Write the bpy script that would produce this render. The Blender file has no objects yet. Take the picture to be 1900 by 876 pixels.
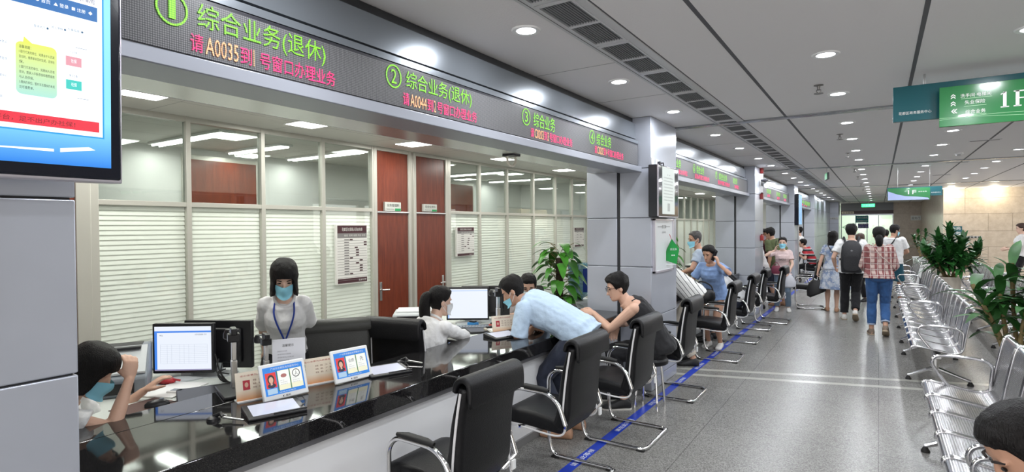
import bpy, bmesh, math, random
from mathutils import Vector, Matrix, noise
random.seed(7)
S = bpy.context.scene
C = S.collection
PI = math.pi
V = Vector

# ---------------------------------------------------------------- camera
CF, CH = 1045.0, 1.65
TH, PH, RO = math.radians(33.1), math.radians(0.85), math.radians(0.40)
fh = V((-math.sin(TH), math.cos(TH), 0)); r0 = V((math.cos(TH), math.sin(TH), 0)); zz = V((0, 0, 1))
fw = math.cos(PH)*fh - math.sin(PH)*zz; u0 = math.sin(PH)*fh + math.cos(PH)*zz
Ri = math.cos(RO)*r0 - math.sin(RO)*u0; Ui = math.sin(RO)*r0 + math.cos(RO)*u0
cam = bpy.data.cameras.new('camera'); cam.sensor_width = 36.0; cam.lens = 36.0*CF/1900.0; cam.clip_end = 200
camo = bpy.data.objects.new('camera', cam); C.objects.link(camo)
camo.matrix_world = Matrix(((Ri.x, Ui.x, -fw.x, 0), (Ri.y, Ui.y, -fw.y, 0), (Ri.z, Ui.z, -fw.z, CH), (0, 0, 0, 1)))
S.camera = camo

# ---------------------------------------------------------------- world, exposure
W = bpy.data.worlds.new('world'); S.world = W; W.use_nodes = True
W.node_tree.nodes['Background'].inputs[0].default_value = (1.0, 0.97, 0.95, 1)
W.node_tree.nodes['Background'].inputs[1].default_value = 2.9
S.view_settings.view_transform = 'Standard'; S.view_settings.look = 'None'
S.view_settings.gamma = 1.0; S.view_settings.use_curve_mapping = False
S.view_settings.exposure = 0.14
HALL_W, STAFF_W, OFFICE_W = 9.5, 11.5, 12.0      # watts of one downlight / one staff panel / one office strip

def area(name, loc, sx, sy, watts, col, rot=(0, 0, 0), spread=PI, shape='RECTANGLE'):
    l = bpy.data.lights.new(name, 'AREA'); l.shape = shape; l.size = sx
    if shape in ('RECTANGLE', 'ELLIPSE'): l.size_y = sy
    l.energy = watts; l.color = col; l.spread = spread
    o = bpy.data.objects.new(name, l); C.objects.link(o); o.location = loc; o.rotation_euler = rot
    return o

# ---------------------------------------------------------------- materials
MATS = {}
def mat(name, col=(.5, .5, .5), rough=.5, metal=0.0, noise_amt=0.0, noise_scale=20.0, bump=0.0, bump_scale=60.0,
        emit=None, estr=0.0, coat=0.0, spec=0.5, trans=0.0, alpha=1.0, ior=1.45, stretch=(1, 1, 1), sheen=0.0):
    if name in MATS: return MATS[name]
    m = bpy.data.materials.new(name); m.use_nodes = True; nt = m.node_tree; b = nt.nodes['Principled BSDF']
    I = b.inputs
    I['Base Color'].default_value = (*col, 1); I['Roughness'].default_value = rough; I['Metallic'].default_value = metal
    I['Coat Weight'].default_value = coat; I['Specular IOR Level'].default_value = spec; I['IOR'].default_value = ior
    I['Transmission Weight'].default_value = trans; I['Alpha'].default_value = alpha; I['Sheen Weight'].default_value = sheen
    if emit:
        I['Emission Color'].default_value = (*emit, 1); I['Emission Strength'].default_value = estr
    if noise_amt or bump:
        tc = nt.nodes.new('ShaderNodeTexCoord'); mp = nt.nodes.new('ShaderNodeMapping'); mp.inputs['Scale'].default_value = stretch
        nt.links.new(tc.outputs['Object'], mp.inputs['Vector'])
    if noise_amt:
        n = nt.nodes.new('ShaderNodeTexNoise'); n.inputs['Scale'].default_value = noise_scale; n.inputs['Detail'].default_value = 4
        nt.links.new(mp.outputs[0], n.inputs['Vector'])
        r = nt.nodes.new('ShaderNodeValToRGB'); e = r.color_ramp.elements
        e[0].position = .3; e[1].position = .7
        e[0].color = (*[max(0, c*(1-noise_amt)) for c in col], 1); e[1].color = (*[min(1, c*(1+noise_amt)) for c in col], 1)
        nt.links.new(n.outputs['Fac'], r.inputs[0]); nt.links.new(r.outputs[0], I['Base Color'])
    if bump:
        n2 = nt.nodes.new('ShaderNodeTexNoise'); n2.inputs['Scale'].default_value = bump_scale; n2.inputs['Detail'].default_value = 3
        nt.links.new(mp.outputs[0], n2.inputs['Vector'])
        bp = nt.nodes.new('ShaderNodeBump'); bp.inputs['Strength'].default_value = bump; bp.inputs['Distance'].default_value = .02
        nt.links.new(n2.outputs['Fac'], bp.inputs['Height']); nt.links.new(bp.outputs[0], I['Normal'])
    MATS[name] = m
    return m

def glass_mat(name, tint=(.82, .9, .86), refl_rough=0.02, ior=1.5, keep=1.0):
    """clear sheet glass: tinted see-through plus a sharp fresnel reflection"""
    m = bpy.data.materials.new(name); m.use_nodes = True; nt = m.node_tree; nt.nodes.clear()
    out = nt.nodes.new('ShaderNodeOutputMaterial'); mix = nt.nodes.new('ShaderNodeMixShader')
    tr = nt.nodes.new('ShaderNodeBsdfTransparent'); tr.inputs[0].default_value = (*tint, 1)
    gl = nt.nodes.new('ShaderNodeBsdfGlossy'); gl.inputs['Roughness'].default_value = refl_rough; gl.inputs[0].default_value = (.95, 1, .97, 1)
    lw = nt.nodes.new('ShaderNodeLayerWeight'); f0 = ((ior-1)/(ior+1))**2; p5 = nt.nodes.new('ShaderNodeMath'); p5.operation = 'POWER'; p5.inputs[1].default_value = 5
    nt.links.new(lw.outputs['Facing'], p5.inputs[0]); ma = nt.nodes.new('ShaderNodeMath'); ma.operation = 'MULTIPLY_ADD'; ma.inputs[1].default_value = 1-f0; ma.inputs[2].default_value = f0
    nt.links.new(p5.outputs[0], ma.inputs[0]); nt.links.new(ma.outputs[0], mix.inputs[0]); nt.links.new(tr.outputs[0], mix.inputs[1]); nt.links.new(gl.outputs[0], mix.inputs[2])
    nt.links.new(mix.outputs[0], out.inputs[0]); MATS[name] = m
    return m

def nodes_mat(name, rough=.5, metal=0, spec=.5):
    m = mat(name, rough=rough, metal=metal, spec=spec); nt = m.node_tree
    tc = nt.nodes.new('ShaderNodeTexCoord')
    return m, nt, nt.nodes['Principled BSDF'], tc
def mix_rgb(nt, fac, a, b, blend='MIX'):
    n = nt.nodes.new('ShaderNodeMix'); n.data_type = 'RGBA'; n.blend_type = blend
    for k, x in ((0, fac), (6, a), (7, b)):
        if hasattr(x, 'links') or hasattr(x, 'is_linked'): nt.links.new(x, n.inputs[k])
        else: n.inputs[k].default_value = x if k == 0 else (*x, 1)
    return n.outputs[2]
def mathn(nt, op, a, b=None):
    n = nt.nodes.new('ShaderNodeMath'); n.operation = op
    for k, x in ((0, a), (1, b)):
        if x is None: continue
        if hasattr(x, 'is_linked'): nt.links.new(x, n.inputs[k])
        else: n.inputs[k].default_value = x
    return n.outputs[0]
def sepxyz(nt, sock):
    n = nt.nodes.new('ShaderNodeSeparateXYZ'); nt.links.new(sock, n.inputs[0]); return n.outputs

# ---------------------------------------------------------------- mesh builder
class MB:
    def __init__(s): s.v = []; s.f = []
    def add(s, vs, fs):
        o = len(s.v); s.v += [tuple(v) for v in vs]; s.f += [tuple(i+o for i in f) for f in fs]; return s
    def box(s, x0, x1, y0, y1, z0, z1, M=None):
        vs = [V((x, y, z)) for z in (z0, z1) for y in (y0, y1) for x in (x0, x1)]
        if M is not None: vs = [M @ v for v in vs]
        return s.add(vs, [(0, 2, 3, 1), (4, 5, 7, 6), (0, 1, 5, 4), (2, 6, 7, 3), (0, 4, 6, 2), (1, 3, 7, 5)])
    def loft(s, rings, closed=False, caps=True):
        n = len(rings[0]); vs = [p for r in rings for p in r]; fs = []
        m = len(rings)
        for i in range(m if closed else m-1):
            j = (i+1) % m
            for k in range(n):
                l = (k+1) % n
                fs.append((i*n+k, i*n+l, j*n+l, j*n+k))
        if caps and not closed:
            fs.append(tuple(range(n-1, -1, -1))); fs.append(tuple((m-1)*n+k for k in range(n)))
        return s.add(vs, fs)
    def tube(s, pts, r, n=8, closed=False, fillet=0.0, caps=True):
        pts = [V(p) for p in pts]
        if fillet: pts = fillet_path(pts, fillet, closed)
        m = len(pts); rs = r if isinstance(r, (list, tuple)) else [r]*m
        rings = []; up = None
        for i in range(m):
            a = pts[i-1] if (i > 0 or closed) else pts[i]; b = pts[(i+1) % m] if (i < m-1 or closed) else pts[i]
            t = (b-a); t = t.normalized() if t.length > 1e-9 else V((0, 0, 1))
            if up is None:
                up = V((0, 0, 1)) if abs(t.z) < .9 else V((1, 0, 0))
            x = (up - t*up.dot(t)); x = x.normalized() if x.length > 1e-6 else t.orthogonal().normalized()
            up = x; y = t.cross(x)
            rings.append([pts[i] + (x*math.cos(2*PI*k/n) + y*math.sin(2*PI*k/n))*rs[i] for k in range(n)])
        return s.loft(rings, closed, caps)
    def cyl(s, c, r, h, n=20, r2=None, M=None):
        r2 = r if r2 is None else r2; c = V(c)
        rings = [[c + V((rr*math.cos(2*PI*k/n), rr*math.sin(2*PI*k/n), z)) for k in range(n)] for rr, z in ((r, 0), (r2, h))]
        if M is not None: rings = [[M @ p for p in q] for q in rings]
        return s.loft(rings)
    def lathe(s, prof, c=(0, 0, 0), n=24, caps=True):
        c = V(c)
        return s.loft([[c + V((r*math.cos(2*PI*k/n), r*math.sin(2*PI*k/n), z)) for k in range(n)] for r, z in prof], caps=caps)
    def ellipsoid(s, c, rx, ry, rz, n=14, m=9, M=None):
        c = V(c); rings = []
        for i in range(m):
            a = -PI/2 + PI*(i+.5)/m
            q = [V((rx*math.cos(a)*math.cos(2*PI*k/n), ry*math.cos(a)*math.sin(2*PI*k/n), rz*math.sin(a))) for k in range(n)]
            rings.append([c + (M @ p if M is not None else p) for p in q])
        return s.loft(rings)
    def extrude(s, poly, vec):
        """closed planar polygon (3-D points) pushed along vec"""
        vec = V(vec); a = [V(p) for p in poly]
        return s.loft([a, [p+vec for p in a]])
    def quad(s, a, b, c, d): return s.add([a, b, c, d], [(0, 1, 2, 3)])
    def build(s, name, m, parent=None, bevel=0.0, seg=2, angle=35, smooth=True, loc=None):
        me = bpy.data.meshes.new(name); me.from_pydata(s.v, [], s.f)
        bm = bmesh.new(); bm.from_mesh(me); bmesh.ops.recalc_face_normals(bm, faces=bm.faces); bm.to_mesh(me); bm.free()
        if m is not None: me.materials.append(m)
        if smooth:
            me.polygons.foreach_set('use_smooth', [True]*len(me.polygons)); me.set_sharp_from_angle(angle=math.radians(angle))
        o = bpy.data.objects.new(name, me); C.objects.link(o)
        if parent is not None: o.parent = parent
        if loc is not None: o.location = loc
        if bevel:
            b = o.modifiers.new('bevel', 'BEVEL'); b.width = bevel; b.segments = seg; b.limit_method = 'ANGLE'; b.angle_limit = math.radians(40)
            b.harden_normals = False
        return o

def fillet_path(pts, r, closed=False, k=5):
    out = []; m = len(pts)
    for i in range(m):
        if not closed and i in (0, m-1): out.append(pts[i]); continue
        a, b, c = pts[i-1], pts[i], pts[(i+1) % m]
        u, w = (a-b), (c-b); rr = min(r, u.length*.48, w.length*.48)
        p, q = b + u.normalized()*rr, b + w.normalized()*rr
        for j in range(k+1):
            t = j/k; out.append(p*(1-t)**2 + b*2*t*(1-t) + q*t*t)
    return out

def tag(o, label=None, cat=None, group=None, kind=None):
    if label: o['label'] = label
    if cat: o['category'] = cat
    if group: o['group'] = group
    if kind: o['kind'] = kind
    return o
def empty(name, loc=(0, 0, 0), rz=0.0, label=None, cat=None, group=None):
    o = bpy.data.objects.new(name, None); C.objects.link(o); o.location = loc; o.rotation_euler = (0, 0, rz); o.empty_display_size = .1
    return tag(o, label, cat, group)
def dup(root, loc, rz=None, label=None, group=None, scale=None):
    def cp(o, parent):
        c = o.copy(); C.objects.link(c)
        if parent is not None:
            c.parent = parent; c.matrix_parent_inverse = o.matrix_parent_inverse.copy()
        for ch in o.children: cp(ch, c)
        return c
    r = cp(root, None); r.location = loc
    if rz is not None: r.rotation_euler = (0, 0, rz)
    if scale: r.scale = (scale,)*3
    if label: r['label'] = label
    if group: r['group'] = group
    return r
def struct(o): o['kind'] = 'structure'; return o

# lettering: real glyph outlines as thin flat meshes, fitted into a rectangle (origin, x edge, y edge)
_DG = None
def lettering(txt, origin, xe, ye, m, parent=None, name='lettering', keep=False):
    global _DG
    cu = bpy.data.curves.new('glyphs', 'FONT'); cu.body = txt; cu.size = 1.0; cu.resolution_u = 2
    t = bpy.data.objects.new('glyphs', cu); C.objects.link(t)
    dg = bpy.context.evaluated_depsgraph_get(); dg.update()
    me = bpy.data.meshes.new_from_object(t.evaluated_get(dg)); bpy.data.objects.remove(t); bpy.data.curves.remove(cu)
    me.name = name
    xs = [v.co.x for v in me.vertices]; ys = [v.co.y for v in me.vertices]
    if not xs: return None
    x0, x1, y0, y1 = min(xs), max(xs), min(ys), max(ys)
    O, X, Y = V(origin), V(xe), V(ye)
    if keep:                       # keep the glyphs' own aspect, filling the height
        k = Y.length/(y1-y0); w = (x1-x0)*k
        X = X.normalized()*w
    for v in me.vertices: v.co = O + X*((v.co.x-x0)/max(1e-6, x1-x0)) + Y*((v.co.y-y0)/max(1e-6, y1-y0))
    me.materials.clear(); me.materials.append(m)
    o = bpy.data.objects.new(name, me); C.objects.link(o)
    if parent is not None: o.parent = parent
    return o
def rect_on(mb, O, X, Y, a, b, c, d):
    """rectangle a..b along X, c..d along Y (fractions) on the face (O, X, Y)"""
    O, X, Y = V(O), V(X), V(Y)
    return mb.quad(O+X*a+Y*c, O+X*b+Y*c, O+X*b+Y*d, O+X*a+Y*d)
ORD = ['first', 'second', 'third', 'fourth', 'fifth', 'sixth', 'seventh', 'eighth', 'ninth', 'tenth', 'eleventh', 'twelfth', 'thirteenth',
       'fourteenth', 'fifteenth', 'sixteenth', 'seventeenth', 'eighteenth', 'nineteenth', 'twentieth', 'twenty-first', 'twenty-second']
# ================================================================ SETTING
PILLARS = [(-0.16, 0.66), (5.45, 6.28), (11.05, 11.90), (16.74, 17.55), (22.35, 23.15)]
BAYS = [(0.66, 5.45), (6.28, 11.05), (11.90, 16.74), (17.55, 22.35)]
XP, XF = -1.90, -2.03           # pillar face, fascia face
PX = -5.40                      # glazed partition behind the staff

# floor: polished grey terrazzo, faint big tile joints
m, nt, b, tc = nodes_mat('terrazzo', rough=.27, spec=.35)
n1 = nt.nodes.new('ShaderNodeTexVoronoi'); n1.inputs['Scale'].default_value = 170; nt.links.new(tc.outputs['Object'], n1.inputs['Vector'])
n2 = nt.nodes.new('ShaderNodeTexNoise'); n2.inputs['Scale'].default_value = 1.3; n2.inputs['Detail'].default_value = 5; nt.links.new(tc.outputs['Object'], n2.inputs['Vector'])
chip = nt.nodes.new('ShaderNodeValToRGB'); e = chip.color_ramp.elements
e[0].position = 0; e[0].color = (.115, .112, .104, 1); e[1].position = 1; e[1].color = (.31, .305, .29, 1)
nt.links.new(sepxyz(nt, n1.outputs['Color'])[0], chip.inputs[0])
wear = nt.nodes.new('ShaderNodeValToRGB'); e = wear.color_ramp.elements
e[0].position = .3; e[0].color = (.84, .84, .84, 1); e[1].position = .7; e[1].color = (1, 1, 1, 1); nt.links.new(n2.outputs['Fac'], wear.inputs[0])
c1 = mix_rgb(nt, 1.0, chip.outputs[0], wear.outputs[0], 'MULTIPLY')
br = nt.nodes.new('ShaderNodeTexBrick'); br.offset = 0; br.inputs['Scale'].default_value = 1.0; br.inputs['Brick Width'].default_value = 1.2
br.inputs['Row Height'].default_value = 1.2; br.inputs['Mortar Size'].default_value = .003
br.inputs['Color1'].default_value = br.inputs['Color2'].default_value = (1, 1, 1, 1); br.inputs['Mortar'].default_value = (.55, .55, .55, 1)
nt.links.new(tc.outputs['Object'], br.inputs['Vector'])
c2 = mix_rgb(nt, 1.0, c1, br.outputs[0], 'MULTIPLY'); nt.links.new(c2, b.inputs['Base Color'])
FLOOR = m
o = struct(MB().box(-9.2, 6.2, -3, 40, -.1, 0).build('floor', FLOOR))
STRIP = mat('floor_inlay', (.40, .40, .36), rough=.2)
for k, (a, bq) in enumerate((((-2.9, 6.20), (2.2, 7.92)), ((-2.9, 5.98), (2.2, 7.50)))):
    d = .045
    s = struct(MB().add([(a[0], a[1]-d, .0006), (bq[0], bq[1]-d, .0006), (bq[0], bq[1]+d, .0006), (a[0], a[1]+d, .0006)], [(0, 1, 2, 3)]).build('floor_strip', STRIP))

# ceiling of the hall
CEIL = mat('ceiling_panel', (.80, .78, .78), rough=.55, bump=.08, bump_scale=90)
struct(MB().box(-2.21, 6.2, -3, 40, 2.75, 2.9).build('ceiling', CEIL))
GROOVE = mat('dark_joint', (.10, .10, .11), rough=.6)
g = MB()
for x in (-.79, .2, 1.2, 2.2, 3.2): g.box(x-.012, x+.012, -3, 34, 2.7485, 2.752)
struct(g.build('trim_1', GROOVE))
JOINT = mat('thin_joint', (.33, .32, .32), rough=.6)
g = MB()
for y in (1.15, 3.55, 4.62, 7.9, 9.4, 10.8, 13.7, 15.2, 16.6, 20.2, 21.7): g.box(-2.15, -1.47, y-.003, y+.003, 2.7487, 2.752)
struct(g.build('trim_2', JOINT))
STEEL = mat('brushed_steel', (.30, .31, .33), rough=.22, metal=.9)
for k, y in enumerate((.35, 6.3, 12.2, 18.7, 24.7, 30.2)):
    struct(MB().box(-2.1, 6.2, y-.055, y+.055, 2.735, 2.752).build('trim_%d' % (3+k), STEEL, bevel=.004))
# lowered rail that carries the row of air grilles
RAIL = mat('grille_rail', (.60, .60, .61), rough=.4, metal=.2)
g = MB().box(-1.475, -1.43, -3, 33, 2.742, 2.752).box(-1.235, -1.185, -3, 33, 2.742, 2.752)
struct(g.build('trim_10', RAIL, bevel=.002))
g = MB().box(-1.482, -1.476, -3, 33, 2.7485, 2.753).box(-1.184, -1.177, -3, 33, 2.7485, 2.753).box(-1.455, -1.451, -3, 33, 2.741, 2.745)
struct(g.build('trim_11', GROOVE))

# columns clad in blue-grey aluminium panels with open joints
CLAD = mat('aluminium_cladding', (.42, .445, .505), rough=.30, metal=.3, noise_amt=.04, noise_scale=3)
DARK = mat('dark_recess', (.02, .021, .024), rough=.5)
SEAMS = [0, .12, .74, 1.245, 1.74, 2.237, 2.75]
for k, (ya, yb) in enumerate(PILLARS):
    core = struct(MB().box(-2.59, XP-.01, ya+.01, yb-.01, 0, 2.75).build('column', DARK))
    for (xa, xb) in ((-2.60, -2.262), (-2.228, XP)):
        p = MB()
        for z0, z1 in zip(SEAMS, SEAMS[1:]): p.box(xa, xb, ya, yb, z0+.003, z1-.003)
        p.build('cladding_panel', CLAD, core, bevel=.004)
    tag(core, kind='structure')
# left run beyond the last counter and the far end
for k, (x0, x1, ya, yb) in enumerate(((-2.9, -1.95, 23.15, 30.6), (-2.9, -1.60, 30.6, 31.6))):
    core = struct(MB().box(x0, x1-.01, ya, yb, 0, 2.75).build('wall_far_left' if k == 0 else 'column', DARK))
    p = MB()
    n = 5 if k == 0 else 1
    for i in range(n):
        for z0, z1 in zip(SEAMS, SEAMS[1:]): p.box(x1-.012, x1, ya+(yb-ya)*i/n+.003, ya+(yb-ya)*(i+1)/n-.003, z0+.003, z1-.003); 
    if k:
        for z0, z1 in zip(SEAMS, SEAMS[1:]): p.box(x0, x1, ya-.012, ya, z0+.003, z1-.003)
    p.build('cladding_panel', CLAD, core)

# fascia above each counter: grey bulkhead with dark shadow gaps and a soffit
FASC = mat('fascia_metal', (.20, .22, .245), rough=.26, metal=.55)
LIP = mat('fascia_lip', (.30, .315, .36), rough=.35, metal=.3)
SOFF = mat('soffit_metal', (.50, .50, .49), rough=.22, metal=.6)
for (ya, yb) in BAYS:
    f = MB()
    f.box(-2.50, -2.075, ya, yb, 2.235, 2.50)
    f.box(-2.50, -2.032, ya, yb, 2.482, 2.513)          # thin band above the display
    f.box(-2.50, -2.060, ya, yb, 2.536, 2.69)           # broad band
    f.box(-2.50, -2.110, ya, yb, 2.70, 2.75)            # step to the ceiling
    root = struct(f.build('beam', FASC))
    MB().box(-2.48, -2.09, ya, yb, 2.50, 2.745).build('shadow_gap', DARK, root)
    MB().box(-2.225, -1.995, ya, yb, 2.198, 2.252).build('lip', LIP, root, bevel=.004)
    MB().box(-2.232, -2.224, ya, yb, 2.215, 2.24).build('shadow_gap', DARK, root)
    MB().box(-2.50, -2.236, ya, yb, 2.208, 2.236).build('soffit', SOFF, root, bevel=.003)
    # wall above the fascia on the staff side
    MB().box(-2.52, -2.50, ya, yb, 2.21, 2.72).build('inner_face', mat('soft_white', (.74, .73, .69), rough=.6), root)
# staff zone ceiling and the offices behind
WHITE = mat('white_ceiling_board', (.80, .79, .74), rough=.6)
m, nt, b, tc = nodes_mat('ceiling_tile_board', rough=.6)
br = nt.nodes.new('ShaderNodeTexBrick'); br.offset = 0; br.inputs['Scale'].default_value = 1.0; br.inputs['Brick Width'].default_value = .6; br.inputs['Row Height'].default_value = 1.2
br.inputs['Mortar Size'].default_value = .004; br.inputs['Color1'].default_value = br.inputs['Color2'].default_value = (.80, .79, .74, 1); br.inputs['Mortar'].default_value = (.45, .44, .42, 1)
nt.links.new(tc.outputs['Object'], br.inputs['Vector']); nt.links.new(br.outputs[0], b.inputs['Base Color'])
struct(MB().box(-9.2, -2.2, -3, 31, 2.70, 2.9).build('ceiling_staff', m))
WALLW = mat('office_wall', (.70, .71, .69), rough=.7)
struct(MB().box(-7.6, -7.45, -3, 31, 0, 2.72).build('wall_office', WALLW))
struct(MB().box(-9.2, -2.6, -1.0, -.85, 0, 2.72).build('wall_near_end', WALLW))
struct(MB().box(-9.2, -2.6, 23.2, 23.35, 0, 2.72).build('wall_staff_end', WALLW))

# glazed partition: mullions, transom, clear panes above, blinds behind glass below
ALU = mat('partition_frame', (.52, .51, .46), rough=.35, metal=.25)
GLASS = glass_mat('partition_glass', (.86, .90, .88), .015, 1.6)
GLASS2 = glass_mat('blind_glass', (.97, .98, .97), .02, 1.45)
BLIND = mat('blind_slat', (.86, .88, .83), rough=.5)
WOOD = None
m, nt, b, tc = nodes_mat('red_wood', rough=.32, spec=.5)
mp = nt.nodes.new('ShaderNodeMapping'); mp.inputs['Scale'].default_value = (9, 9, .8); nt.links.new(tc.outputs['Object'], mp.inputs[0])
n = nt.nodes.new('ShaderNodeTexNoise'); n.inputs['Scale'].default_value = 4; n.inputs['Detail'].default_value = 6; n.inputs['Roughness'].default_value = .65; nt.links.new(mp.outputs[0], n.inputs[0])
r = nt.nodes.new('ShaderNodeValToRGB'); e = r.color_ramp.elements
e[0].position = .3; e[0].color = (.115, .020, .010, 1); e[1].position = .72; e[1].color = (.215, .044, .018, 1)
nt.links.new(n.outputs[0], r.inputs[0]); nt.links.new(r.outputs[0], b.inputs['Base Color']); WOOD = m
ZT, ZC = 1.885, 2.70
def partition(idx, ys, wide=()):
    """glazed screen with mullions at ys"""
    f = MB()
    for i, y in enumerate(ys):
        w = .035 if i in wide else .022
        f.box(PX-.035, PX+.035, y-w, y+w, 0, ZC)
    for z, w in ((.06, .06), (ZT, .022), (ZC-.02, .03)): f.box(PX-.03, PX+.03, ys[0], ys[-1], z-w, z+w)
    root = struct(f.build('window_%d' % idx, ALU, bevel=.003))
    for a, c in zip(ys, ys[1:]):
        MB().box(PX-.004, PX+.004, a+.02, c-.02, ZT+.02, ZC-.045).build('pane', GLASS, root, smooth=False)
        MB().box(PX+.006, PX+.012, a+.02, c-.02, .12, ZT-.02).build('pane', GLASS2, root, smooth=False)
        s = MB(); z = .14
        while z < ZT-.04:
            s.add([(PX-.022, a+.024, z+.044), (PX-.022, c-.024, z+.044), (PX-.014, c-.024, z+.030), (PX-.014, a+.024, z+.030), (PX-.007, c-.024, z+.002), (PX-.007, a+.024, z+.002)], [(0, 1, 2, 3), (3, 2, 4, 5)])
            z += .042
        s.box(PX-.03, PX-.005, a+.025, c-.025, ZT-.06, ZT-.022)
        s.build('blind', BLIND, root, smooth=False)
    return root
partition(1, [1.99, 2.75, 3.505, 4.266, 5.027], wide=(0,))
partition(2, [6.53, 7.31, 8.11, 8.99, 9.84, 10.56, 11.3, 12.1], wide=(0,))
partition(3, [13.35, 14.1, 14.85, 15.6], wide=(0, 3))
partition(4, [17.1, 17.9, 18.7, 19.5, 20.3, 21.1, 21.9, 22.7, 23.2])
CHROME = mat('chrome', (.80, .80, .81), rough=.10, metal=1)
SATIN = mat('satin_steel', (.62, .62, .62), rough=.28, metal=1)
def door(idx, ya, yb, hinge_left, lever=True):
    f = MB().box(PX-.04, PX+.04, ya-.05, ya, 0, ZC).box(PX-.04, PX+.04, yb, yb+.05, 0, ZC).box(PX-.04, PX+.04, ya, yb, ZC-.05, ZC)
    root = struct(f.build('door_%d' % idx, ALU, bevel=.004))
    MB().box(PX-.02, PX+.02, ya+.004, yb-.004, .01, 1.862).build('leaf', WOOD, root, bevel=.003)
    MB().box(PX-.02, PX+.02, ya+.004, yb-.004, 1.872, ZC-.05).build('overpanel', WOOD, root, bevel=.003)
    MB().box(PX-.01, PX+.045, ya, yb, 1.855, 1.874).build('ledge', SATIN, root, bevel=.002)
    if lever:
        y = yb-.06 if not hinge_left else ya+.06; s = -1 if not hinge_left else 1
        h = MB().box(PX+.02, PX+.028, y-.02, y+.02, .72, .96)
        h.tube([(PX+.025, y, .86), (PX+.07, y, .86), (PX+.07, y+s*.11, .855)], .010, fillet=.02)
        h.build('handle', SATIN, root, bevel=.002)
    return root
door(1, 5.085, 5.66, True); door(2, 5.81, 6.44, False)
door(3, 12.2, 12.75, True); door(4, 12.85, 13.3, False); door(5, 15.7, 16.3, True); door(6, 16.4, 17.0, False)
# wood-panelled end of the screen behind the first column
struct(MB().box(PX-.03, PX+.03, -.85, 1.86, 0, ZC).build('wall_wood_panel', WOOD))
struct(MB().box(PX-.04, PX+.05, 1.86, 1.965, 0, ZC).build('trim_12', ALU, bevel=.006))
# brown doors in the office back wall, seen through the upper panes
for k, (ya, yb) in enumerate(((3.78, 4.72), (9.0, 9.8), (14.0, 14.8))):
    root = struct(MB().box(-7.46, -7.42, ya-.06, yb+.06, 0, 2.62).build('door_%d' % (7+k), ALU))
    MB().box(-7.43, -7.40, ya, yb, .01, 2.56).build('leaf', WOOD, root)
for k, y in enumerate((.6, 11.9, 16.6)):
    struct(MB().box(-7.45, PX-.05, y-.04, y+.04, 0, 2.72).build('wall_office_divider', WALLW))

# far end of the hall: beige stone block, glazed opening with a dark header
m, nt, b, tc = nodes_mat('beige_stone', rough=.22, spec=.5)
n = nt.nodes.new('ShaderNodeTexNoise'); n.inputs['Scale'].default_value = 6; n.inputs['Detail'].default_value = 8; n.inputs['Roughness'].default_value = .7; nt.links.new(tc.outputs['Object'], n.inputs[0])
r = nt.nodes.new('ShaderNodeValToRGB'); e = r.color_ramp.elements
e[0].position = .35; e[0].color = (.52, .43, .33, 1); e[1].position = .7; e[1].color = (.66, .57, .46, 1); nt.links.new(n.outputs[0], r.inputs[0])
nt.links.new(r.outputs[0], b.inputs['Base Color']); STONE = m
SJ = mat('stone_joint', (.33, .27, .20), rough=.6)
w = struct(MB().box(1.67, 6.2, 22.0, 34, 0, 2.75).build('wall_end_right', STONE))
j = MB()
for z in (.5, .98, 1.46, 1.98, 2.45): j.box(1.665, 6.2, 21.996, 22.001, z-.004, z+.004)
for x, z0, z1 in ((2.2, 1.98, 2.75), (2.2, .98, 1.46), (2.75, 1.46, 1.98), (2.75, .5, .98), (3.6, 1.98, 2.75), (3.3, 1.46, 1.98)): j.box(x-.004, x+.004, 21.996, 22.001, z0, z1)
j.build('joint', SJ, w)
w = struct(MB().box(.58, 1.67, 33, 34, 0, 2.75).build('wall_end', STONE))
j = MB()
for z in (.98, 1.46, 2.2): j.box(.58, 1.67, 32.996, 33.001, z-.004, z+.004)
j.build('joint', SJ, w)
q = MB().box(6.05, 6.2, -3, 22, 0, .45).box(6.05, 6.2, -3, 22, 2.55, 2.75).box(6.05, 6.2, -3, 12.0, .45, 2.55)
for y in (15, 17, 21.7): q.box(6.05, 6.2, y, y+.3, .45, 2.55)
struct(q.build('wall_right', mat('hall_wall', (.62, .58, .50), rough=.5)))      # unseen wall; its openings are added and sized to let sky light in
struct(MB().box(-1.62, .58, 32.9, 33.0, 2.36, 2.75).build('wall_header', mat('grey_header', (.22, .23, .24), rough=.4, metal=.3)))
struct(MB().box(-1.62, .58, 32.86, 32.9, 2.2, 2.37).build('trim_13', mat('maroon_band', (.05, .016, .02), rough=.3)))
struct(MB().box(-1.62, .58, 32.85, 32.9, 2.14, 2.2).build('trim_14', STEEL))
fr = MB()
for x in (-1.6, -.98, -.5, -.02, .56): fr.box(x-.02, x+.02, 32.9, 32.96, 0, 2.15)
root = struct(fr.build('window_5', STEEL))
for a, c in ((-1.58, -1.0), (-.96, -.52), (-.48, -.04), (0, .54)):
    MB().box(a, c, 32.92, 32.93, 0, 2.14).build('pane', GLASS2, root, smooth=False)
struct(MB().box(-3, 1.7, 36.5, 36.6, 0, 2.75).build('wall_beyond', mat('pale_green_wall', (.66, .78, .66), rough=.6)))
struct(MB().box(-3, -2.9, 31, 36.6, 0, 2.75).build('wall_beyond_side', WALLW))
area('room_light_beyond', (-.5, 34.9, 2.70), 2.0, 2.0, 90, (.92, 1, .90))
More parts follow.
